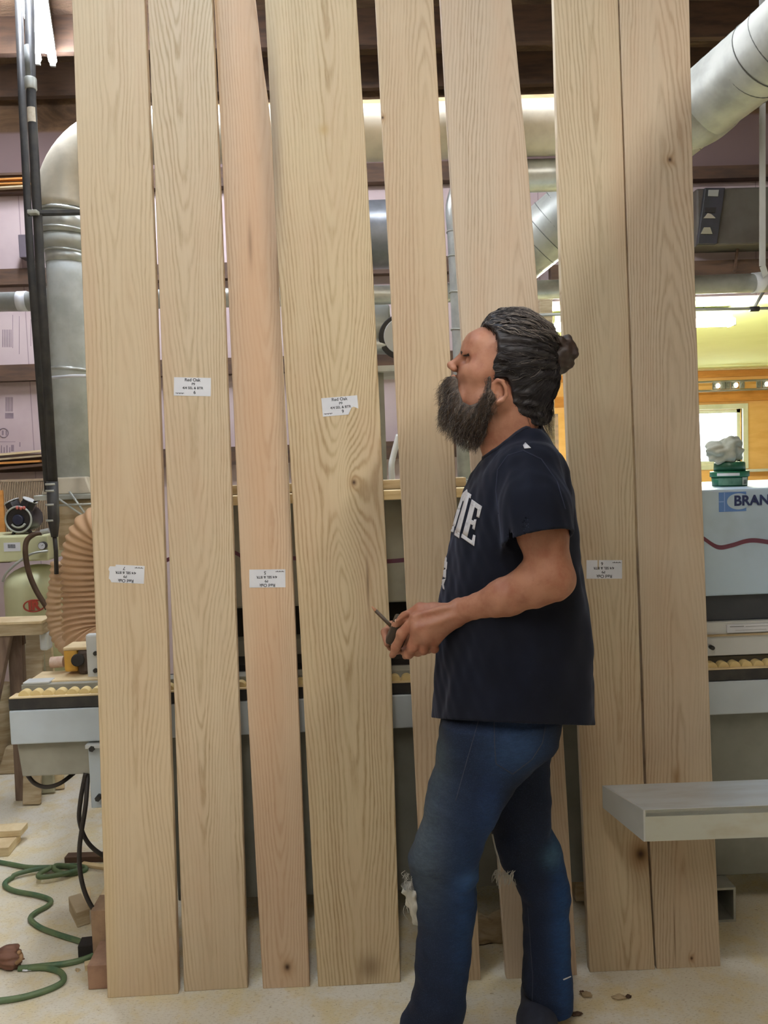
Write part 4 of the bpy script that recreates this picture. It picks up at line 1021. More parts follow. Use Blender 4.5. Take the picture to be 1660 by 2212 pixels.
for i, (px, py, sx, sy, lb) in enumerate(((1268, 2151, .016, .009, 'curled tan wood chip behind the man\'s back foot'), (1258, 2148, .006, .006, 'tiny upright wood chip touching the curled one'),
                              (1338, 2157, .018, .008, 'flat yellowish wood chip on the open floor'), (1246, 2193, .014, .006, 'flat wood chip lowest on the floor, beside the trouser hem'),
                              (168, 2098, .006, .005, 'dark crumb on the floor at the foot of the first board'), (1358, 2156, .008, .004, 'small splinter beside the flat yellowish chip'))):
    p = onz(px, py, 0)
    o = lumpy('wood_chip', (p.x, p.y, .004), (sx, sy, .005), M['dust_wood'] if i % 2 == 0 else M['brown_wood'], lb, 'wood chip', 20 + i, .4, 2.4, 3, .0004); o['group'] = 'wood chips on the floor'
# rag on the bucket
cr = cb + up * .10
lumpy('dust_rag', (cr.x - .014, cr.y - .005, cr.z + .012), (.060, .045, .046), plain('grey green rag', '#b4b8ac', '#989d90', .85, 0, 12), 'crumpled grey rag heaped on the green bucket', 'rag', 11, .34, 2.4)
rgm = bpy.data.objects['dust_rag']
# sawdust heap and odds under the machine
for i, (px, py, s_, lb) in enumerate(((1058, 2065, .05, 'grey scrap heap under the machine between the man\'s legs'), (620, 2075, .03, 'small scrap heap under the machine behind the narrowest board'))):
    p = onz(px, py, 0); lumpy('scrap_heap', (p.x, p.y + .1, .01), (s_ * 1.6, s_, s_), M['dust_wood'], lb, 'scrap', 40 + i, .4, 2.2, 4, .0005)
# ---------------------------------------------------------------- the man: surfaces grown from a distance field
class Field:
    def __init__(s, lo, hi, h):
        s.lo = np.array(lo, float); s.h = h
        s.n = np.ceil((np.array(hi) - s.lo) / h).astype(int) + 1
        s.ax = [s.lo[i] + h * np.arange(s.n[i]) for i in range(3)]
        s.f = np.full(tuple(s.n), 1.0, np.float32)
    def sub(s, lo, hi):
        sl = []; cs = []
        for i in range(3):
            a = int(np.clip(np.floor((lo[i] - s.lo[i]) / s.h), 0, s.n[i] - 1)); b = int(np.clip(np.ceil((hi[i] - s.lo[i]) / s.h) + 1, a + 1, s.n[i]))
            sl.append(slice(a, b)); sh = [1, 1, 1]; sh[i] = b - a
            cs.append(s.ax[i][a:b].reshape(sh).astype(np.float32))
        return tuple(sl), cs
    def merge(s, sl, d, k, op):
        f = s.f[sl]
        if op == 'add':
            if k <= 0: s.f[sl] = np.minimum(f, d); return
            hh = np.maximum(k - np.abs(f - d), 0) / k
            s.f[sl] = np.minimum(f, d) - hh * hh * k * .25
        else:
            d = -d
            if k <= 0: s.f[sl] = np.maximum(f, d); return
            hh = np.maximum(k - np.abs(f - d), 0) / k
            s.f[sl] = np.maximum(f, d) + hh * hh * k * .25
    def cone(s, a, b, ra, rb, k=.012, op='add', flat=None):
        a, b = np.array(a), np.array(b); m = max(ra, rb) + k + 3 * s.h
        sl, (X, Y, Z) = s.sub(np.minimum(a, b) - m, np.maximum(a, b) + m)
        d = b - a; L = max(float(d @ d), 1e-9)
        t = np.clip(((X - a[0]) * d[0] + (Y - a[1]) * d[1] + (Z - a[2]) * d[2]) / L, 0, 1)
        q = np.sqrt((X - a[0] - t * d[0]) ** 2 + (Y - a[1] - t * d[1]) ** 2 + (Z - a[2] - t * d[2]) ** 2)
        s.merge(sl, q - (ra + (rb - ra) * t), k, op); return s
    def chain(s, pts, rs, k=.012, op='add'):
        for i in range(len(pts) - 1): s.cone(pts[i], pts[i + 1], rs[i], rs[i + 1], k, op)
        return s
    def ell(s, c, r, tilt=0.0, k=.012, op='add', R3=None):
        """ellipsoid, tilted in the x-z plane by `tilt` degrees"""
        c = np.array(c); m = max(r) + k + 3 * s.h
        sl, (X, Y, Z) = s.sub(c - m, c + m)
        X, Y, Z = X - c[0], Y - c[1], Z - c[2]
        if R3 is not None:
            q = [R3[i][0] * X + R3[i][1] * Y + R3[i][2] * Z for i in range(3)]
        else:
            a = R(tilt); q = [X * math.cos(a) + Z * math.sin(a), Y + 0 * X + 0 * Z, -X * math.sin(a) + Z * math.cos(a)]
        k0 = np.sqrt((q[0] / r[0]) ** 2 + (q[1] / r[1]) ** 2 + (q[2] / r[2]) ** 2)
        k1 = np.sqrt((q[0] / r[0] ** 2) ** 2 + (q[1] / r[1] ** 2) ** 2 + (q[2] / r[2] ** 2) ** 2)
        s.merge(sl, (k0 * (k0 - 1) / np.maximum(k1, 1e-6)).astype(np.float32), k, op); return s
    def loft(s, rows, p=2.4, k=.02, op='add', grow=0.0):
        """stack of super-ellipses: rows of (z, cx, cy, a, b)"""
        A = np.array(sorted(rows)); z0, z1 = A[0, 0], A[-1, 0]
        lo = [(A[:, 1] - A[:, 3]).min(), (A[:, 2] - A[:, 4]).min(), z0]; hi = [(A[:, 1] + A[:, 3]).max(), (A[:, 2] + A[:, 4]).max(), z1]
        m = k + 3 * s.h + abs(grow)
        sl, (X, Y, Z) = s.sub(np.array(lo) - m, np.array(hi) + m)
        z = Z.ravel(); g = lambda j: np.interp(z, A[:, 0], A[:, j]).reshape(Z.shape).astype(np.float32)
        cx, cy, a, b = g(1), g(2), g(3) + grow, g(4) + grow
        q = (np.abs((X - cx) / a) ** p + np.abs((Y - cy) / b) ** p) ** (1 / p)
        d = (q - 1) * np.minimum(a, b)
        d = np.maximum(d, np.maximum(z0 - grow - Z, Z - z1 - grow))
        s.merge(sl, d.astype(np.float32), k, op); return s
    def ripple(s, amp, fr, seed, n=7, lo=None, hi=None, mask=None):
        rnd = np.random.RandomState(seed)
        sl, (X, Y, Z) = s.sub(s.lo if lo is None else lo, (s.lo + s.h * s.n) if hi is None else hi)
        fr = np.array(fr); d = 0
        for i in range(n):
            K = rnd.normal(0, 1, 3) * fr; o = rnd.uniform(0, 6.3); w = 1 / (1 + .3 * i); K = K * (1 + .3 * i)
            d = d + w * np.sin(K[0] * X + K[1] * Y + K[2] * Z + o)
        d = d * amp
        if mask is not None: d = d * mask(X, Y, Z)
        s.f[sl] = s.f[sl] + d.astype(np.float32); return s
    def poly(s, pts, soft=.0):
        """keep only what lies inside the x-z outline"""
        P = np.array(pts); X, Z = np.meshgrid(s.ax[0], s.ax[2], indexing='ij'); d = np.full(X.shape, 1e9); ins = np.zeros(X.shape, bool)
        for i in range(len(P)):
            a, b = P[i], P[(i + 1) % len(P)]; e = b - a
            t = np.clip(((X - a[0]) * e[0] + (Z - a[1]) * e[1]) / (e @ e), 0, 1)
            d = np.minimum(d, (X - a[0] - t * e[0]) ** 2 + (Z - a[1] - t * e[1]) ** 2)
            c = ((a[1] <= Z) != (b[1] <= Z)) & (X < (b[0] - a[0]) * (Z - a[1]) / (b[1] - a[1] + 1e-12) + a[0]); ins ^= c
        d = np.sqrt(d) * np.where(ins, -1, 1)
        return d[:, None, :].astype(np.float32)
    def val(s, P):
        q = (np.atleast_2d(P) - s.lo) / s.h; i = np.clip(np.floor(q).astype(int), 0, s.n - 2); t = np.clip(q - i, 0, 1); r = 0
        for dx in (0, 1):
            for dy in (0, 1):
                for dz in (0, 1):
                    w = (t[:, 0] if dx else 1 - t[:, 0]) * (t[:, 1] if dy else 1 - t[:, 1]) * (t[:, 2] if dz else 1 - t[:, 2])
                    r = r + w * s.f[i[:, 0] + dx, i[:, 1] + dy, i[:, 2] + dz]
        return r
    def grad(s, P):
        P = np.atleast_2d(P); g = np.stack([s.val(P + e) - s.val(P - e) for e in np.eye(3) * s.h], 1)
        return g / np.maximum(np.linalg.norm(g, axis=1, keepdims=True), 1e-9)
    def hit(s, px, py, y0=1.2, y1=2.3):
        d = ray(px, py); d = np.array(d); d = d / d[1]; t = np.arange(y0, y1, .0008)
        Q = np.array(CO) + d * t[:, None]; v = s.val(Q); w = np.where(v < 0)[0]
        return None if len(w) == 0 else Q[w[0]]
    def mesh(s):
        f = s.f; S = f < 0; n = s.n
        c = np.zeros(tuple(n - 1), np.int8)
        for dx in (0, 1):
            for dy in (0, 1):
                for dz in (0, 1): c += S[dx:n[0] - 1 + dx, dy:n[1] - 1 + dy, dz:n[2] - 1 + dz]
        I = np.argwhere((c > 0) & (c < 8)); idx = np.full(tuple(n - 1), -1, np.int32); idx[I[:, 0], I[:, 1], I[:, 2]] = np.arange(len(I))
        acc = np.zeros((len(I), 3)); cnt = np.zeros(len(I))
        cor = [(x, y, z) for x in (0, 1) for y in (0, 1) for z in (0, 1)]
        fv = {q: f[I[:, 0] + q[0], I[:, 1] + q[1], I[:, 2] + q[2]] for q in cor}
        for a in cor:
            for ax in range(3):
                if a[ax] == 0:
                    b = list(a); b[ax] = 1; b = tuple(b); va, vb = fv[a], fv[b]; m = (va < 0) != (vb < 0)
                    t = np.where(m, va / np.where(m, va - vb, 1), 0); p = np.array(a, float)[None] + 0 * acc; p[:, ax] += t
                    acc += p * m[:, None]; cnt += m
        V = (I + acc / np.maximum(cnt, 1)[:, None]) * s.h + s.lo
        F = []
        for ax in range(3):
            u, w = (ax + 1) % 3, (ax + 2) % 3
            A = [slice(None)] * 3; B = [slice(None)] * 3; A[ax] = slice(0, n[ax] - 1); B[ax] = slice(1, n[ax])
            E = np.argwhere(S[tuple(A)] != S[tuple(B)])
            E = E[(E[:, u] > 0) & (E[:, w] > 0) & (E[:, u] < n[u] - 1) & (E[:, w] < n[w] - 1)]
            sg = S[E[:, 0], E[:, 1], E[:, 2]]
            def g(du, dw):
                q = E.copy(); q[:, u] -= du; q[:, w] -= dw; return idx[q[:, 0], q[:, 1], q[:, 2]]
            Q = np.stack([g(1, 1), g(0, 1), g(0, 0), g(1, 0)], 1); Q[~sg] = Q[~sg][:, ::-1]; F.append(Q)
        F = np.concatenate(F); F = F[(F >= 0).all(1)]
        return V, F
    def build(s, name, mat, parent, smooth=2):
        V, F = s.mesh()
        for _ in range(smooth):                       # relax the surface a little
            e = np.concatenate([F[:, [0, 1]], F[:, [1, 2]], F[:, [2, 3]], F[:, [3, 0]]]); A = np.zeros_like(V); c = np.zeros(len(V))
            for a, b in ((0, 1), (1, 0)):
                for j in range(3): A[:, j] += np.bincount(e[:, a], V[e[:, b], j], len(V))
                c += np.bincount(e[:, a], minlength=len(V))
            V = V * .5 + .5 * A / np.maximum(c, 1)[:, None]
        s.V = V; me = bpy.data.meshes.new(name)
        me.vertices.add(len(V)); me.vertices.foreach_set('co', V.astype(np.float32).ravel())
        me.loops.add(F.size); me.loops.foreach_set('vertex_index', F.astype(np.int32).ravel())
        me.polygons.add(len(F)); me.polygons.foreach_set('loop_start', np.arange(0, F.size, 4, dtype=np.int32)); me.polygons.foreach_set('loop_total', np.full(len(F), 4, np.int32))
        me.polygons.foreach_set('use_smooth', np.ones(len(F), bool)); me.update(calc_edges=True); me.validate()
        return link(name, me, mat, parent)

YP = 1.90
def P(px, py, dy=0.0): return np.array(at(px, py, YP + dy))
def S(px, dy=0.0): return px * (YP + dy) / FPX          # pixels to metres at the man's distance
def rows(tab, cy, lateral):
    out = []
    for i, (py, x0, x1) in enumerate(tab):
        a, b = P(x0, py, cy), P(x1, py, cy); l = np.interp(py, [q[0] for q in lateral], [q[1] for q in lateral])
        out.append((float(a[2] + b[2]) / 2, float(a[0] + b[0]) / 2, YP + cy, float(b[0] - a[0]) / 2, float(l)))
    return out
foot = onz(1180, 2262, 0)
man = thing('person', 'bearded man with a hair bun, navy T-shirt and torn jeans, looking up at the boards', 'person', (foot.x - .1, YP, 0))

# ---- skin: head, neck, arms and hands
sk = Field(P(800, 640, -.30) + [0, 0, -.9], P(1300, 640, .30), .0026)
T = 28
fx, fz = -math.cos(R(T)), math.sin(R(T))
sk.ell(P(1106, 770), (.094, .072, .086), -T, .01)                       # skull
sk.ell(P(1040, 792), (.050, .056, .062), -T, .03)                        # face mass
sk.ell(P(1032, 750), (.034, .052, .036), -T, .03)
sk.ell(P(1030, 832), (.040, .050, .050), -T, .03)
sk.ell(P(1048, 808), (.042, .055, .054), -T, .03)                        # forehead
sk.cone(P(1014, 764, -.028), P(1014, 764, .028), .0125, .0125, .014)     # brow
for sgn in (-1, 1):
    sk.cone(P(1075, 868, .052 * sgn), P(1000, 872, .014 * sgn), .026, .020, .03)   # jaw
    sk.ell(P(1026, 806, .036 * sgn), (.026, .02, .018), -T, .02)          # cheek bone
    sk.ell(P(1008, 778, .032 * sgn), (.013, .014, .0095), -T, .008, 'sub')   # eye socket
    sk.ell(P(1017, 781, .030 * sgn), (.0115, .0115, .0115), 0, .002)       # eye
    sk.cone(P(1012, 775.5, .020 * sgn), P(1015, 776, .038 * sgn), .0036, .0036, .004)    # lid
sk.ell(P(990, 862), (.026, .028, .026), -T, .02)                         # chin
sk.chain([P(1008, 768), P(992, 778), P(974, 788)], [.0078, .0086, .0082], .012)     # nose
for sgn in (-1, 1): sk.ell(P(982, 797, .0095 * sgn), (.0085, .0065, .0075), -T, .006); sk.ell(P(976, 800.5, .0065 * sgn), (.0032, .003, .003), 0, .002, 'sub')
sk.cone(P(981, 814, -.016), P(981, 814, .016), .006, .006, .006); sk.cone(P(980, 822, -.014), P(980, 822, .014), .0065, .0065, .006)
# ears
for sgn in (-1, 1):
    y = .073 * sgn
    pts = [P(1078 + 17 * math.cos(a) * (1.05 if math.sin(a) < 0 else .9), 845 - 24 * math.sin(a), y + sgn * (.010 + .006 * math.cos(a))) for a in [R(q) for q in (215, 180, 140, 100, 60, 20, -20, -60, -100)]]
    sk.chain(pts, [.004, .0045, .005, .005, .005, .0048, .0045, .0055, .0055], .003)
    sk.ell(P(1078, 846, y + .004 * sgn), (.0155, .006, .020), -12, .004)
    sk.ell(P(1074, 844, y + .012 * sgn), (.0075, .006, .010), -12, .003, 'sub')
    sk.cone(P(1068, 838, y + .006 * sgn), P(1066, 848, y + .006 * sgn), .004, .004, .004)
# neck and hidden trunk
sk.chain([P(1096, 870), P(1104, 925), P(1116, 1000)], [.055, .057, .066], .03)
sk.cone(P(1040, 900), P(1072, 975), .026, .024, .04)
sk.loft(rows([(985, 1062, 1192), (1060, 1016, 1215), (1160, 986, 1228), (1290, 972, 1240), (1420, 972, 1240), (1560, 975, 1215)], 0, [(985, .12), (1060, .165), (1290, .145), (1560, .15)]), 2.2, .03)
# arms (the near one is his left)
for sgn, sh, el, mid, wr in ((-1, (1148, 1020, -.165), (1191, 1247, -.215), (1092, 1289, -.165), (992, 1322, -.105)), (1, (1146, 1018, .165), (1176, 1245, .185), (1075, 1300, .13), (972, 1345, .045))):
    Sh, E, Mi, Wr = P(*sh), P(*el), P(*mid), P(*wr)
    U = Sh * .45 + E * .55
    sk.chain([Sh, U, E], [.048, .052, .046], .02)
    d = (Mi - E); 
    sk.chain([E, E + d * .35, Mi, Wr], [.043, .046, .0395, .027], .02)
    sk.ell(E + np.array([.012, 0, -.006]), (.034, .036, .034), 0, .02)
def hand(Wr, K, fingers, thumb, palm_r):
    for k in K: sk.cone(Wr, k, palm_r, .0135, .012)
    for i in range(3): sk.cone(K[i], K[i + 1], .0125, .0120, .010)
    mid = (Wr + K[1]) / 2; sk.cone(mid, (K[1] + K[2]) / 2, .0165, .014, .012)
    for ch, rr in fingers:
        sk.chain(ch, rr, .0035)
        for p_, r_ in zip(ch[1:-1], rr[1:-1]): sk.ell(p_, (r_ * 1.09,) * 3, 0, .004)
    sk.chain(thumb[0], thumb[1], .006)
Wl = P(992, 1322, -.105)
Kl = [P(899, 1336, -.108), P(903, 1358, -.117), P(918, 1378, -.112), P(936, 1386, -.100)]
hand(Wl, Kl, [
    ([Kl[0], P(868, 1370, -.098), P(855, 1398, -.085), P(848, 1416, -.072)], [.0128, .0115, .0102, .0085]),
    ([Kl[1], P(893, 1397, -.108), P(884, 1412, -.086), P(878, 1416, -.066)], [.0130, .0118, .0105, .0088]),
    ([Kl[2], P(915, 1404, -.104), P(902, 1408, -.080), P(892, 1402, -.062)], [.0125, .0112, .0100, .0085]),
    ([Kl[3], P(938, 1400, -.093), P(926, 1402, -.072), P(916, 1396, -.058)], [.0112, .0102, .0092, .0078])],
    ([P(958, 1318, -.100), P(908, 1316, -.092), P(877, 1333, -.080), P(853, 1350, -.072)], [.018, .0145, .0125, .0092]), .0215)
sk.cone(P(880, 1326, -.096), P(858, 1341, -.086), .006, .004, .004)                                     # thumb nail ridge
sk.chain([P(985, 1310, -.122), P(940, 1318, -.122), P(905, 1328, -.118)], [.004, .0045, .004], .008)   # tendons
sk.chain([P(985, 1330, -.128), P(945, 1345, -.130), P(908, 1355, -.126)], [.004, .0045, .004], .008)
# right hand behind, fingers coming round the tool
Wr_ = P(972, 1345, .045)
Kr = [P(884, 1352, .018), P(880, 1368, .024), P(882, 1384, .022), P(890, 1398, .016)]
hand(Wr_, Kr, [
    ([Kr[0], P(846, 1352, .006), P(832, 1364, -.024), P(837, 1392, -.046)], [.0115, .0105, .0098, .0082]),
    ([Kr[1], P(845, 1376, .008), P(838, 1388, -.016), P(843, 1400, -.034)], [.0115, .0105, .0095, .008]),
    ([Kr[2], P(856, 1396, .006), P(856, 1404, -.016), P(862, 1406, -.034)], [.011, .010, .009, .0078]),
    ([Kr[3], P(872, 1406, .002), P(874, 1409, -.014), P(878, 1408, -.028)], [.010, .009, .0085, .0072])],
    ([P(948, 1330, .03), P(906, 1326, -.004), P(880, 1336, -.030), P(866, 1345, -.040)], [.016, .0135, .0115, .009]), .020)
# lower legs inside the jeans
for sgn, kn, an in ((-1, (955, 1890, -.085), (950, 2300, -.085)), (1, (1150, 1880, .085), (1182, 2190, .085))):
    pass
def skin_mat():
    t = NT('skin'); v = t.coord(); n1 = t.noise(22, 4, .6, v); n2 = t.noise(160, 3, .6, v)
    c = t.mix(t.step(n1, .35, .7), lin('#a67760'), lin('#925f49'))
    c = t.mix(t.ma('MULTIPLY', t.step(n2, .55, .8), .25), c, lin('#7f4f3c'))
    t.bump(n2, .12, .001)
    t.b.inputs['Subsurface Weight'].default_value = .06
    t.b.inputs['Subsurface Radius'].default_value = (.01, .004, .002)
    return t.fin(c, .5, 0, .4)
sk.ripple(.0006, (60, 60, 60), 3)
body = sk.build('body', skin_mat(), man, 2)
body['label'] = 'head, neck, arms and hands'
nm = plain('fingernail', '#d6b5a2', rough=.35)
MB().ellipsoid(P(858, 1342, -.083), (.0062, .0035, .0040), 14, 8, (0, R(38), 0)).build('thumbnail', nm, man)
em = plain('eye white', '#cfc7c0', rough=.2)

# ---- hair, bun and beard
hair_dark = plain('dark hair', '#17141a', '#211c1e', .55, 0, 40, (1, 1, 1))
hair_mid = plain('greying hair', '#4a4443', '#3a3434', .5)
hair_light = plain('grey hair', '#8d857e', '#7b736c', .5)
def xz(pl): return [(P(x, y)[0], P(x, y)[2]) for x, y in pl]
hf = Field(P(1000, 650, -.13) + [0, 0, -.33], P(1265, 640, .13), .003)
hf.ell(P(1108, 767), (.108, .084, .102), -T, .01)
hf.ell(P(1130, 830), (.080, .078, .075), 20, .03)
hf.ell(P(1098, 712), (.052, .058, .040), -8, .03)
hf.cone(P(1125, 880), P(1140, 905), .058, .05, .03)
hf.ripple(.0022, (34, 40, 34), 4, 7); hf.ripple(.0014, (110, 110, 110), 5, 7)
hf.f = np.maximum(hf.f, hf.poly(xz([(1040, 706), (1052, 688), (1078, 655), (1180, 655), (1260, 790), (1218, 890), (1180, 915), (1150, 922), (1112, 908), (1097, 884), (1095, 840), (1086, 822), (1064, 822), (1060, 838), (1052, 856), (1044, 850), (1049, 805), (1066, 768), (1064, 732), (1052, 715)])))
hair = hf.build('hair', hair_dark, man, 1)
bf = Field(P(1165, 660, -.06) + [0, 0, -.2], P(1265, 660, .06), .0026)
bf.ell(P(1204, 770), (S(34), .038, S(39)), -25, .01)
bf.ell(P(1195, 800), (S(18), .024, S(16)), 0, .02)
bf.chain([P(1222, 733, 0), P(1235, 745, -.012), P(1238, 770, -.016), P(1230, 788, -.008)], [.010, .011, .011, .009], .006)
bf.chain([P(1190, 742, -.02), P(1210, 738, -.026), P(1222, 752, -.026), P(1220, 780, -.02)], [.010, .011, .010, .008], .006)
bf.ripple(.0016, (90, 60, 90), 8, 7)
bun = bf.build('hair_bun', plain('dark brown hair', '#2b1f1b', '#3b2b25', .5, 0, 60), man, 1)
gf = Field(P(935, 790, -.10) + [0, 0, -.22], P(1110, 780, .10), .0026)
gf.ell(P(1004, 880), (S(46), .056, S(52)), 20, .01)
gf.ell(P(978, 830), (S(17), .036, S(22)), -20, .02)
for sgn in (-1, 1): gf.cone(P(1058, 860, .056 * sgn), P(1010, 885, .034 * sgn), .025, .032, .03)
for sgn in (-1, 1): gf.cone(P(1054, 815, .069 * sgn), P(1058, 862, .060 * sgn), .009, .014, .012)
gf.ell(P(1030, 915), (S(30), .045, S(28)), 0, .03)
gf.ripple(.0026, (45, 60, 45), 14, 7); gf.ripple(.0016, (110, 130, 110), 15, 7)
gf.f = np.maximum(gf.f, gf.poly(xz([(972, 805), (958, 820), (950, 850), (953, 885), (966, 912), (990, 926), (1012, 938), (1036, 948), (1052, 930), (1066, 905), (1080, 880), (1067, 864), (1061, 822), (1046, 818), (1043, 850), (1034, 862), (1026, 874), (1008, 880), (994, 872), (987, 846), (986, 822)])))
beard = gf.build('beard', plain('dark brown beard', '#3a3028', '#5a4e45', .7, 0, 60), man, 1)
def strands(name, parent, fld, N, seed, direc, step_, cnt, curl, mats, wts, off=.0015, lift=0.0, rad=.0006, seedmask=None):
    rnd = np.random.RandomState(seed); V = fld.V
    if seedmask is not None: V = V[seedmask(V)]
    Q = V[rnd.randint(0, len(V), N)].copy(); path = [Q.copy()]
    ph = rnd.uniform(0, 6.3, (N, 3)); am = rnd.uniform(.4, 1, N)[:, None]
    for i in range(cnt):
        g = fld.grad(Q); d = direc(Q, rnd); d = d - g * (d * g).sum(1, keepdims=True) * (1 - lift)
        d = d / np.maximum(np.linalg.norm(d, axis=1, keepdims=True), 1e-6)
        d = d + curl * np.sin(ph + i * 1.1) * am
        Q = Q + d * step_
        if lift < .5:
            v = fld.val(Q); Q = Q - g * np.clip(v - off - lift * i * .002, -.004, .004)[:, None]
        path.append(Q.copy())
    A = np.stack(path, 1)
    mi = rnd.choice(len(mats), N, p=wts); n1 = cnt + 1
    T = np.gradient(A, axis=1); T /= np.maximum(np.linalg.norm(T, axis=2, keepdims=True), 1e-9)
    U = np.cross(T, np.array([.31, .82, .48])); U /= np.maximum(np.linalg.norm(U, axis=2, keepdims=True), 1e-9); B = np.cross(T, U)
    rr = np.linspace(1, .35, n1)[None, :, None] * rad
    V = np.stack([A + rr * (U * math.cos(q) + B * math.sin(q)) for q in (0, 2.0944, 4.18879)], 2).reshape(-1, 3)
    b0 = (np.arange(N)[:, None] * n1 + np.arange(cnt)[None]).ravel() * 3
    F = np.concatenate([np.stack([b0 + k, b0 + (k + 1) % 3, b0 + 3 + (k + 1) % 3, b0 + 3 + k], 1) for k in range(3)])
    me = bpy.data.meshes.new(name); me.vertices.add(len(V)); me.vertices.foreach_set('co', V.astype(np.float32).ravel())
    me.loops.add(F.size); me.loops.foreach_set('vertex_index', F.astype(np.int32).ravel()); me.polygons.add(len(F))
    me.polygons.foreach_set('loop_start', np.arange(0, F.size, 4, dtype=np.int32)); me.polygons.foreach_set('loop_total', np.full(len(F), 4, np.int32))
    me.polygons.foreach_set('material_index', np.tile(np.repeat(mi, cnt), 3).astype(np.int32)); me.polygons.foreach_set('use_smooth', np.ones(len(F), bool)); me.update(calc_edges=True)
    o = link(name, me, mats, parent); o['kind'] = 'stuff'; return o
bunp = P(1196, 775)
def to_bun(Q, rnd): d = bunp - Q; return d / np.maximum(np.linalg.norm(d, axis=1, keepdims=True), .02)
cent = P(1108, 767)
topm = lambda V: (V[:, 2] > cent[2] - .03)
strands('hair_strand', hair, hf, 2400, 2, to_bun, .010, 9, .20, [hair_dark, hair_mid, hair_light], [.82, .14, .04], .0025, .05, .0005)
strands('grey_hair_strand', hair, hf, 900, 3, to_bun, .009, 9, .34, [hair_mid, hair_light], [.5, .5], .004, .30, .0006, lambda V: V[:, 2] > cent[2] + .045)
def outw(Q, rnd):
    d = Q - P(1080, 800); d = d / np.maximum(np.linalg.norm(d, axis=1, keepdims=True), 1e-6) + np.array([-.15, 0, -.7]); return d
strands('beard_strand', beard, gf, 3000, 4, outw, .0046, 8, .85, [hair_dark, hair_mid, hair_light, plain('brown beard hair', '#54412f')], [.28, .24, .14, .34], .002, .55, .00045)
def down(Q, rnd): return np.tile(np.array([.35, 0, -1.0]), (len(Q), 1))
strands('nape_strand', hair, hf, 120, 6, down, .0045, 8, .35, [hair_dark, hair_mid], [.6, .4], .002, .7, .0005, lambda V: (V[:, 2] < P(1130, 868)[2]) & (V[:, 0] > P(1120, 868)[0]))
# eyebrows
rnd = random.Random(5)
for sgn in (-1, 1):
    mm = MB()
    for k in range(110):
        u = rnd.random(); a = P(1004 + 10 * u, 762 + 3 * u + rnd.uniform(-2, 2), sgn * (.014 + .026 * u)); g = sk.grad(a)[0]; a = a - g * (sk.val(a)[0] - .0008)
        mm.tube([a, a + g * .002 + np.array([.004, sgn * .006, .001])], .0008, 4, False)
    mm.build('eyebrow', hair_dark, man)

# ---- T-shirt
SH = [(925, 1108, 1168), (945, 1086, 1182), (965, 1066, 1192), (985, 1048, 1204), (1020, 1023, 1218), (1060, 1003, 1228), (1110, 985, 1236), (1160, 972, 1242), (1220, 962, 1250), (1290, 955, 1257), (1340, 953, 1261), (1420, 951, 1267), (1500, 945, 1272), (1557, 939, 1274)]
LAT = [(925, .06), (945, .10), (965, .145), (985, .175), (1020, .195), (1060, .20), (1160, .192), (1290, .178), (1420, .182), (1557, .19)]
tf = Field(P(900, 890, -.34) + [0, 0, -.78], P(1310, 890, .34), .0030)
tf.loft(rows(SH, 0, LAT), 2.3, .02)
X, Y_, Z = [tf.ax[i].reshape([-1 if j == i else 1 for j in range(3)]).astype(np.float32) for i in range(3)]
tf.ripple(.0034, (16, 16, 7), 21, 7); tf.ripple(.0014, (45, 45, 22), 22, 6)
for sgn in (-1, 1):
    s0 = P(1143, 1022, .155 * sgn); s1 = P(1154, 1090, .195 * sgn); s2 = P(1163, 1166, .222 * sgn)
    sv_ = Field(P(1040, 940, -.34) + [0, 0, -.36], P(1290, 940, .34), .0030)
    sv_.lo = tf.lo + np.round((sv_.lo - tf.lo) / tf.h) * tf.h
    sv_.ax = [sv_.lo[i] + sv_.h * np.arange(sv_.n[i]) for i in range(3)]
    sv_.chain([s0, s1, s2 + (s2 - s1) * .5], [.064, .072, .077], .03)
    sv_.ripple(.0030, (18, 18, 9), 23 + sgn, 7); sv_.ripple(.0012, (45, 45, 22), 25, 6)
    dd = s2 - s1; dd = dd / np.linalg.norm(dd); tilt = dd + np.array([.10, 0, .0]); tilt /= np.linalg.norm(tilt)
    sx, sy, sz = [sv_.ax[i].reshape([-1 if j == i else 1 for j in range(3)]).astype(np.float32) for i in range(3)]
    pl = (sx - s2[0]) * tilt[0] + (sy - s2[1]) * tilt[1] + (sz - s2[2]) * tilt[2]
    sv_.f = np.maximum(sv_.f, pl.astype(np.float32))
    sv_.cone(s2 - dd * .03, s2 + dd * .06, .068, .071, .004, 'sub')
    o_ = np.round((sv_.lo - tf.lo) / tf.h).astype(int); n_ = np.minimum(sv_.n, tf.n - o_)
    sl_ = tuple(slice(max(o_[i], 0), o_[i] + n_[i]) for i in range(3)); ss_ = tuple(slice(max(-o_[i], 0), n_[i]) for i in range(3))
    tf.merge(sl_, sv_.f[ss_], .022, 'add')
hemz = P(939, 1556)[2]; hz2 = P(1274, 1565)[2]
hx0_, hx1_ = P(939, 1556)[0], P(1274, 1565)[0]
hA, hB, hC = P(939, 1551, 0), P(1274, 1565, 0), P(1100, 1561, -.19)
hN = np.cross(hB - hA, hC - hA); hN = hN / np.linalg.norm(hN) * (-1 if hN[2] > 0 else 1)
hem = (X - hA[0]) * hN[0] + (Y_ - hA[1]) * hN[1] + (Z - hA[2]) * hN[2]
tf.f = np.maximum(tf.f, hem.astype(np.float32))
tf.loft([(r[0], r[1], r[2], r[3] - .017, r[4] - .017) for r in rows([(1500, 948, 1270), (1530, 942, 1272), (1600, 936, 1276)], 0, LAT)], 2.3, .004, 'sub')
tf.cone(P(1092, 900), P(1101, 945), .060, .063, .006, 'sub')                    # neck opening
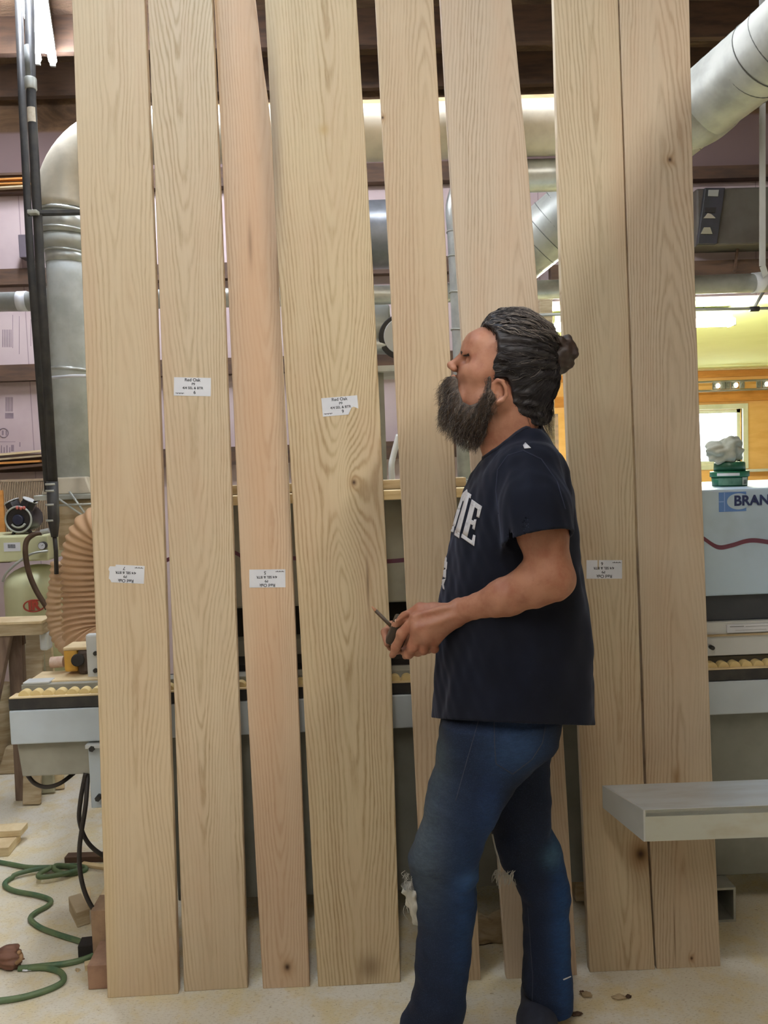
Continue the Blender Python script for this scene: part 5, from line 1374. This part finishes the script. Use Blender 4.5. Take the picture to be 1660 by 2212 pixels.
def shirt_mat():
    t = NT('navy cotton'); v = t.coord(); n1 = t.noise(7, 4, .6, v); n2 = t.noise(60, 3, .6, v)
    c = t.mix(t.step(n1, .35, .75), lin('#0a0e1a'), lin('#0e1322'))
    c = t.mix(t.ma('MULTIPLY', t.step(n2, .62, .8), .3), c, lin('#1e2432'))
    t.b.inputs['Sheen Weight'].default_value = .10; t.b.inputs['Sheen Tint'].default_value = (.55, .65, 1, 1)
    return t.fin(c, .85, 0, .2)
shirt = tf.build('t_shirt', shirt_mat(), man, 2)
# collar rib
cc = []
for k in range(40):
    a = 2 * math.pi * k / 40; ax = P(1092, 930); 
    u = np.array([math.cos(a), math.sin(a), 0]); 
    # collar plane runs from low front to high nape
    r0_ = .066
    p = np.array(ax) + np.array([u[0] * r0_ * 1.0, u[1] * r0_ * 1.12, 0]); p[2] += u[0] * .040 - .012
    g = tf.grad(p)[0]
    for _ in range(6): p = p - tf.grad(p)[0] * np.clip(tf.val(p)[0] - .0005, -.004, .004)
    cc.append(p)
MB().tube([Vector(q) for q in cc], .0045, 8, closed=True).build('collar', plain('navy rib', '#151a29', '#1c2234', .9, 0, 80), shirt)
# white letters on the chest, laid on the cloth
white_print = plain('white shirt print', '#c9cbd2', '#9fa2ab', .8, 0, 60, (1, 1, 1), .5, .8)
def decal(name, quads, fld, mat, parent, off=.0016, n=6):
    mm = MB()
    for q in quads:
        q = [np.array(p, float) for p in q]; vs = []; ok = True
        for j in range(n + 1):
            for i in range(n + 1):
                u, w = i / n, j / n; p = (q[0] * (1 - u) + q[1] * u) * (1 - w) + (q[3] * (1 - u) + q[2] * u) * w
                h = fld.hit(*p)
                if h is None: vs.append(None)
                else: vs.append(h + fld.grad(h)[0] * off)
        fs = []
        for j in range(n):
            for i in range(n):
                f = [j * (n + 1) + i, j * (n + 1) + i + 1, (j + 1) * (n + 1) + i + 1, (j + 1) * (n + 1) + i]
                if any(vs[k] is None for k in f): continue
                fs.append(f[::-1])
        used = sorted({k for f in fs for k in f}); mp = {k: i for i, k in enumerate(used)}
        mm.add([vs[k] for k in used], [[mp[k] for k in f] for f in fs], True)
    o = mm.build(name, mat, parent); so = o.modifiers.new('thickness', 'SOLIDIFY'); so.thickness = .0006; so.offset = 0; return o
E_ = [[(1021, 1079), (1030, 1085), (1011, 1161), (1001, 1154)],               # stem
      [(1021, 1079), (1043, 1094), (1040, 1104), (1019, 1090)], [(1043, 1094), (1037, 1119), (1031, 1116), (1034, 1098)],
      [(1014, 1119), (1030, 1128), (1028, 1137), (1012, 1129)], [(1031, 1122), (1027, 1145), (1022, 1142), (1026, 1122)],
      [(1000, 1153), (1024, 1170), (1026, 1180), (998, 1161)], [(1029, 1157), (1026, 1180), (1019, 1175), (1024, 1155)]]
I_ = [[(1009, 1066), (1016, 1071), (994, 1156), (985, 1150)], [(1010, 1062), (1020, 1069), (1018, 1077), (1007, 1069)], [(985, 1146), (995, 1152), (994, 1163), (983, 1156)]]
S_ = [[(1001, 1066), (1011, 1057), (1012, 1064), (1001, 1076)], [(1000, 1068), (1005, 1070), (995, 1102), (990, 1100)], [(1007, 1062), (1012, 1064), (1004, 1084), (1001, 1082)],
      [(990, 1098), (996, 1101), (985, 1138), (980, 1134)], [(974, 1140), (984, 1135), (981, 1150), (973, 1148)], [(977, 1119), (979, 1121), (977, 1145), (974, 1143)]]
decal('shirt_letter_e', E_, tf, white_print, shirt); decal('shirt_letter_i', I_, tf, white_print, shirt); decal('shirt_letter_s', S_, tf, white_print, shirt)
art = [[(963, 1198), (967, 1206), (966, 1216), (962, 1212)], [(962, 1212), (968, 1214), (967, 1230), (961, 1226)], [(960, 1232), (966, 1228), (965, 1250), (959, 1246)], [(957, 1252), (965, 1250), (961, 1262), (957, 1262)],
       [(956, 1262), (960, 1258), (962, 1274), (959, 1272)]]
decal('shirt_drawing', art, tf, white_print, shirt)
decal('paint_fleck', [[(1131, 963), (1136, 957), (1148, 969), (1134, 970)]], tf, white_print, shirt, .0016, 3)
def seam(pts, fld, r, off, name, mat, parent, closed=False):
    Q = []
    for p in pts:
        h = fld.hit(*p)
        if h is not None: Q.append(Vector(h + fld.grad(h)[0] * off))
    if len(Q) > 2: return MB().tube(Q, r, 6).build(name, mat, parent)
def dense(pl, n=14):
    out = []
    for (a, b) in zip(pl[:-1], pl[1:]): out += [(a[0] + (b[0] - a[0]) * k / n, a[1] + (b[1] - a[1]) * k / n) for k in range(n)]
    return out + [pl[-1]]
navy_seam = plain('navy seam', '#20263a', rough=.9)
seam(dense([(1078, 1110), (1072, 1060), (1076, 1015), (1098, 984), (1132, 974), (1170, 992), (1204, 1040), (1222, 1100)]), tf, .0013, .0006, 'sleeve_seam', navy_seam, shirt)

# ---- jeans
jf = Field(P(830, 1460, -.30) + [0, 0, -.98], P(1290, 1460, .30) + [0, 0, .22], .0034)
HIP = [(1440, 970, 1204), (1500, 964, 1204), (1545, 958, 1203), (1590, 950, 1196), (1622, 960, 1186)]
jf.loft(rows(HIP, 0, [(1440, .160), (1545, .165), (1590, .150), (1622, .115)]), 2.4, .03)
NEAR = [(1560, 956, 1200), (1600, 947, 1194), (1630, 941, 1182), (1655, 937, 1150), (1690, 929, 1118), (1725, 923, 1092), (1757, 917, 1074), (1809, 896, 1047), (1850, 885, 1034), (1886, 888, 1031), (1920, 897, 1031), (1983, 903, 1023), (2063, 900, 1015), (2127, 897, 1009), (2176, 888, 1004), (2208, 868, 998), (2260, 858, 996), (2330, 850, 1000), (2365, 846, 1004)]
FAR = [(1560, 1000, 1200), (1600, 1014, 1196), (1650, 1036, 1188), (1725, 1056, 1190), (1790, 1063, 1193), (1822, 1067, 1211), (1870, 1084, 1222), (1896, 1106, 1226), (1934, 1123, 1229), (2015, 1133, 1232), (2095, 1128, 1234), (2120, 1127, 1235), (2144, 1137, 1235), (2192, 1133, 1237), (2225, 1130, 1239), (2252, 1126, 1240)]
jf.loft(rows(NEAR, -.085, [(1590, .085), (1757, .088), (1886, .078), (2063, .070), (2208, .074), (2365, .08)]), 2.25, .03)
jf.loft(rows(FAR, .085, [(1590, .085), (1757, .085), (1886, .072), (2063, .062), (2252, .072)]), 2.25, .03)
jf.ripple(.0016, (14, 14, 17), 31, 7); jf.ripple(.0007, (34, 30, 55), 32, 6)
for (px, py, dy, r, am) in ((1020, 1905, -.12, .05, 1), (1010, 1925, -.12, .05, 1), (1190, 1830, .05, .05, 1), (1200, 1925, .05, .05, 1), (950, 2180, -.12, .07, 1), (1190, 2160, .05, .06, 1), (950, 1610, -.1, .06, 1)):
    c0 = P(px, py, dy)
    jf.ripple(.0016 * am, (34, 30, 80), int(px), 5, c0 - .11, c0 + .11, lambda X, Y, Z: np.exp(-((X - c0[0]) ** 2 + (Y - c0[1]) ** 2 + (Z - c0[2]) ** 2) / r ** 2))
# torn far knee: notch in the front of the leg
jf.ell(P(1085, 1893, .06), (S(30), .05, S(9)), 0, .006, 'sub')
def jean_mat():
    t = NT('worn denim'); v = t.coord(); n1 = t.noise(5, 4, .6, t.coord((1, 1, .6))); n2 = t.noise(60, 3, .7, t.coord((1, 1, 3))); n3 = t.noise(300, 2, .6, t.coord((1, 1, 4)))
    c = t.mix(t.step(n1, .35, .68), lin('#161c2b'), lin('#1c263c'))
    sp = t.n('ShaderNodeSeparateXYZ'); t.t.links.new(v, sp.inputs[0])
    def patch(p, r, hexc, am):
        nonlocal c
        q = []
        for i in range(3): q.append(t.ma('POWER', t.ma('DIVIDE', t.ma('SUBTRACT', sp.outputs[i], float(p[i])), r[i]), 2.0))
        d = t.ma('ADD', t.ma('ADD', q[0], q[1]), q[2]); w = t.ma('MULTIPLY', t.ma('EXPONENT', t.ma('MULTIPLY', d, -1)), am)
        w = t.ma('MULTIPLY', w, t.ma('ADD', t.ma('MULTIPLY', t.step(n2, .3, .7), .35), .6), clamp=True)
        c = t.mix(w, c, lin(hexc))
    patch(P(905, 1790, -.12), (.06, .12, .16), '#566268', .75)            # worn thigh and knee
    patch(P(1215, 2000, .06), (.035, .12, .28), '#234a82', .85)
    patch(P(1010, 2000, -.14), (.04, .1, .22), '#22406e', .75)
    patch(P(1015, 1905, -.16), (.035, .08, .02), '#35578a', .8)
    patch(P(1200, 1850, .02), (.03, .1, .03), '#41637e', .8)
    patch(P(1120, 1620, -.17), (.07, .05, .06), '#2f4a74', .8)
    patch(P(1060, 1790, -.15), (.03, .1, .10), '#2c4a80', .7)
    patch(P(940, 1630, -.10), (.03, .2, .06), '#4e5a5c', .6)
    c = t.mix(t.ma('MULTIPLY', t.step(n3, .5, .75), .25), c, lin('#4a5f80'))
    t.bump(n3, .25, .0008)
    return t.fin(c, .85, 0, .2)
mj = jean_mat()
jeans = jf.build('jeans', mj, man, 2)
thr = plain('orange brown denim thread', '#2e3547', '#262d40', .8)
seam(dense([(1068, 1548), (1069, 1610), (1072, 1650), (1108, 1672), (1150, 1640), (1172, 1605), (1178, 1570)]), jf, .0011, .0004, 'pocket_stitch', thr, jeans)
seam(dense([(1037, 1548), (1010, 1640), (985, 1730)]), jf, .0010, .0003, 'side_seam', thr, jeans)
seam(dense([(1141, 1960), (1147, 2040), (1152, 2110), (1150, 2190)]), jf, .0011, .0004, 'leg_seam', thr, jeans)
decal('bleach_mark', [[(1216, 2115), (1233, 2108), (1234, 2110), (1218, 2117)]], jf, M['paper'], jeans, .001, 3)
fr = plain('frayed pale threads', '#b9b7ae', '#9fa09b', .9)
# torn near knee: pale shredded cloth
kf = Field(P(850, 1860, -.18) + [0, 0, -.2], P(925, 1860, .02), .0025)
kf.chain([P(897, 1878, -.09), P(887, 1912, -.09), P(890, 1950, -.09), P(901, 1996, -.09)], [.012, .019, .015, .006], .012)
kf.ell(P(889, 1905, -.115), (.008, .01, .014), 10, .004, 'sub')
kf.chain([P(897, 1885, -.105), P(902, 1915, -.11), P(893, 1930, -.105)], [.005, .007, .006], .004)
kf.chain([P(881, 1885, -.10), P(873, 1925, -.10), P(884, 1945, -.10)], [.005, .008, .005], .004)
kf.ripple(.003, (90, 60, 70), 41, 7)
knee = kf.build('torn_knee', fr, jeans, 1); knee['label'] = 'pale shredded cloth of the torn knee'
rnd = random.Random(9); mm = MB()
for k in range(46):
    a = P(882 + rnd.uniform(-8, 14), 1900 + rnd.uniform(-20, 60), -.09 + rnd.uniform(-.03, .02)); L_ = rnd.uniform(10, 34)
    b = a + np.array([rnd.uniform(-.006, .008), rnd.uniform(-.004, .004), -S(L_)])
    mm.tube(bez([a, (a + b) / 2 + np.array([rnd.uniform(-.008, .003), 0, 0]), b], 4), .0006, 4, False)
mm.build('loose_thread', fr, jeans)
mm = MB()
for k in range(70):
    a = P(1076 + rnd.uniform(-6, 40), 1880 + rnd.uniform(-2, 6), .06 + rnd.uniform(-.05, .03)); L_ = rnd.uniform(8, 38)
    b = a + np.array([rnd.uniform(-.012, .006), rnd.uniform(-.004, .004), -S(L_)])
    mm.tube(bez([a, (a + b) / 2 + np.array([rnd.uniform(-.006, .004), 0, 0]), b], 4), .0009, 4, False)
mm.build('loose_thread', fr, jeans)
MB().tube(bez([P(1064, 1802, .02), P(1070, 1830, .01), P(1078, 1858, .01), P(1080, 1880, .02)], 5), .0022, 6).build('frayed_edge', fr, jeans)
# ---- shoes
for nmx, px, py, dy in (('near', 930, 2394, -.085), ('far', 1180, 2262, .085)):
    c0 = np.array(onz(px, py, 0)); c0[1] = YP + dy; FT = [.24, .24]; sf = Field(c0 + [-.24, -.24, -.004], c0 + [.16, .16, .15], .003)
    an = 8 if nmx == 'near' else 76; ca_, sa_ = math.cos(R(an)), math.sin(R(an)); tw = lambda v: c0 + np.array([v[0] * ca_ - v[1] * sa_, v[0] * sa_ + v[1] * ca_, v[2]])
    sf.chain([tw((.075, 0, .045)), tw((-.06, 0, .040)), tw((-.15, -.005, .032))], [.042, .044, .036], .03)
    sf.cone(tw((.05, 0, .05)), tw((.055, 0, .08)), .038, .034, .02)
    sf.cone(tw((-.03, 0, .042)), tw((.03, 0, .058)), .028, .030, .02)
    Xs, Ys, Zs = [sf.ax[i].reshape([-1 if j == i else 1 for j in range(3)]).astype(np.float32) for i in range(3)]
    sf.f = np.maximum(sf.f, (.001 - Zs).astype(np.float32) + 0 * sf.f)
    sh_ = sf.build('shoe', plain('navy canvas', '#1b2132', '#232a3c', .8, 0, 40), man, 1)
    so = MB(); so.prism([Vector(tw(q)) for q in ([-.19, -.03, .001], [-.15, -.043, .001], [.08, -.043, .001], [.118, -.02, .001], [.118, .02, .001], [.08, .043, .001], [-.15, .043, .001], [-.19, .03, .001])], (0, 0, 1), .018)
    so.build('sole', M['paper'], sh_, .004)
    for k in range(5):
        ax_, az_ = -.07 + k * .018, .068 + k * .005
        for sg in (-1, 1): MB().tube([tw((ax_ - .004, -.022 * sg, az_ - .004)), tw((ax_, 0, az_ + .004)), tw((ax_ + .010, .022 * sg, az_ + .002))], .0035, 8).build('shoelace', M['paper'], sh_)

# ---- what he holds
tl = thing('pocket_tool', 'small dark hand tool gripped between the man\'s hands', 'tool', P(862, 1362, -.055))
a, b = P(850, 1392, -.058), P(874, 1334, -.066)
MB().beam(a, b, .042, .034, (0, -1, 0)).build('case', plain('dark tool case', '#2a211a', '#392c20', .45, 0, 30), tl, .006)
a2 = P(846, 1380, -.075)
MB().tube([P(843, 1378, -.07), P(848, 1392, -.072)], .004, 8).build('clip', M['steel'], tl)
MB().tube([P(866, 1340, -.07), P(862, 1346, -.075)], .007, 12).build('button', plain('brass', '#b59a5a', rough=.3, metal=.8), tl)
pn = thing('pencil', 'stubby dark carpenter\'s pencil pointing up out of the man\'s hand', 'pencil', P(845, 1352, -.05))
MB().tube([P(812, 1319, -.045), P(858, 1365, -.055)], .0045, 8).build('shaft', plain('dark pencil paint', '#3d3227', '#54402c', .5, 0, 60), pn)
MB().tube([P(803.5, 1310, -.043), P(812, 1319, -.045)], [.0014, .0044], 8).build('tip', plain('bare pencil wood', '#a8795a'), pn)
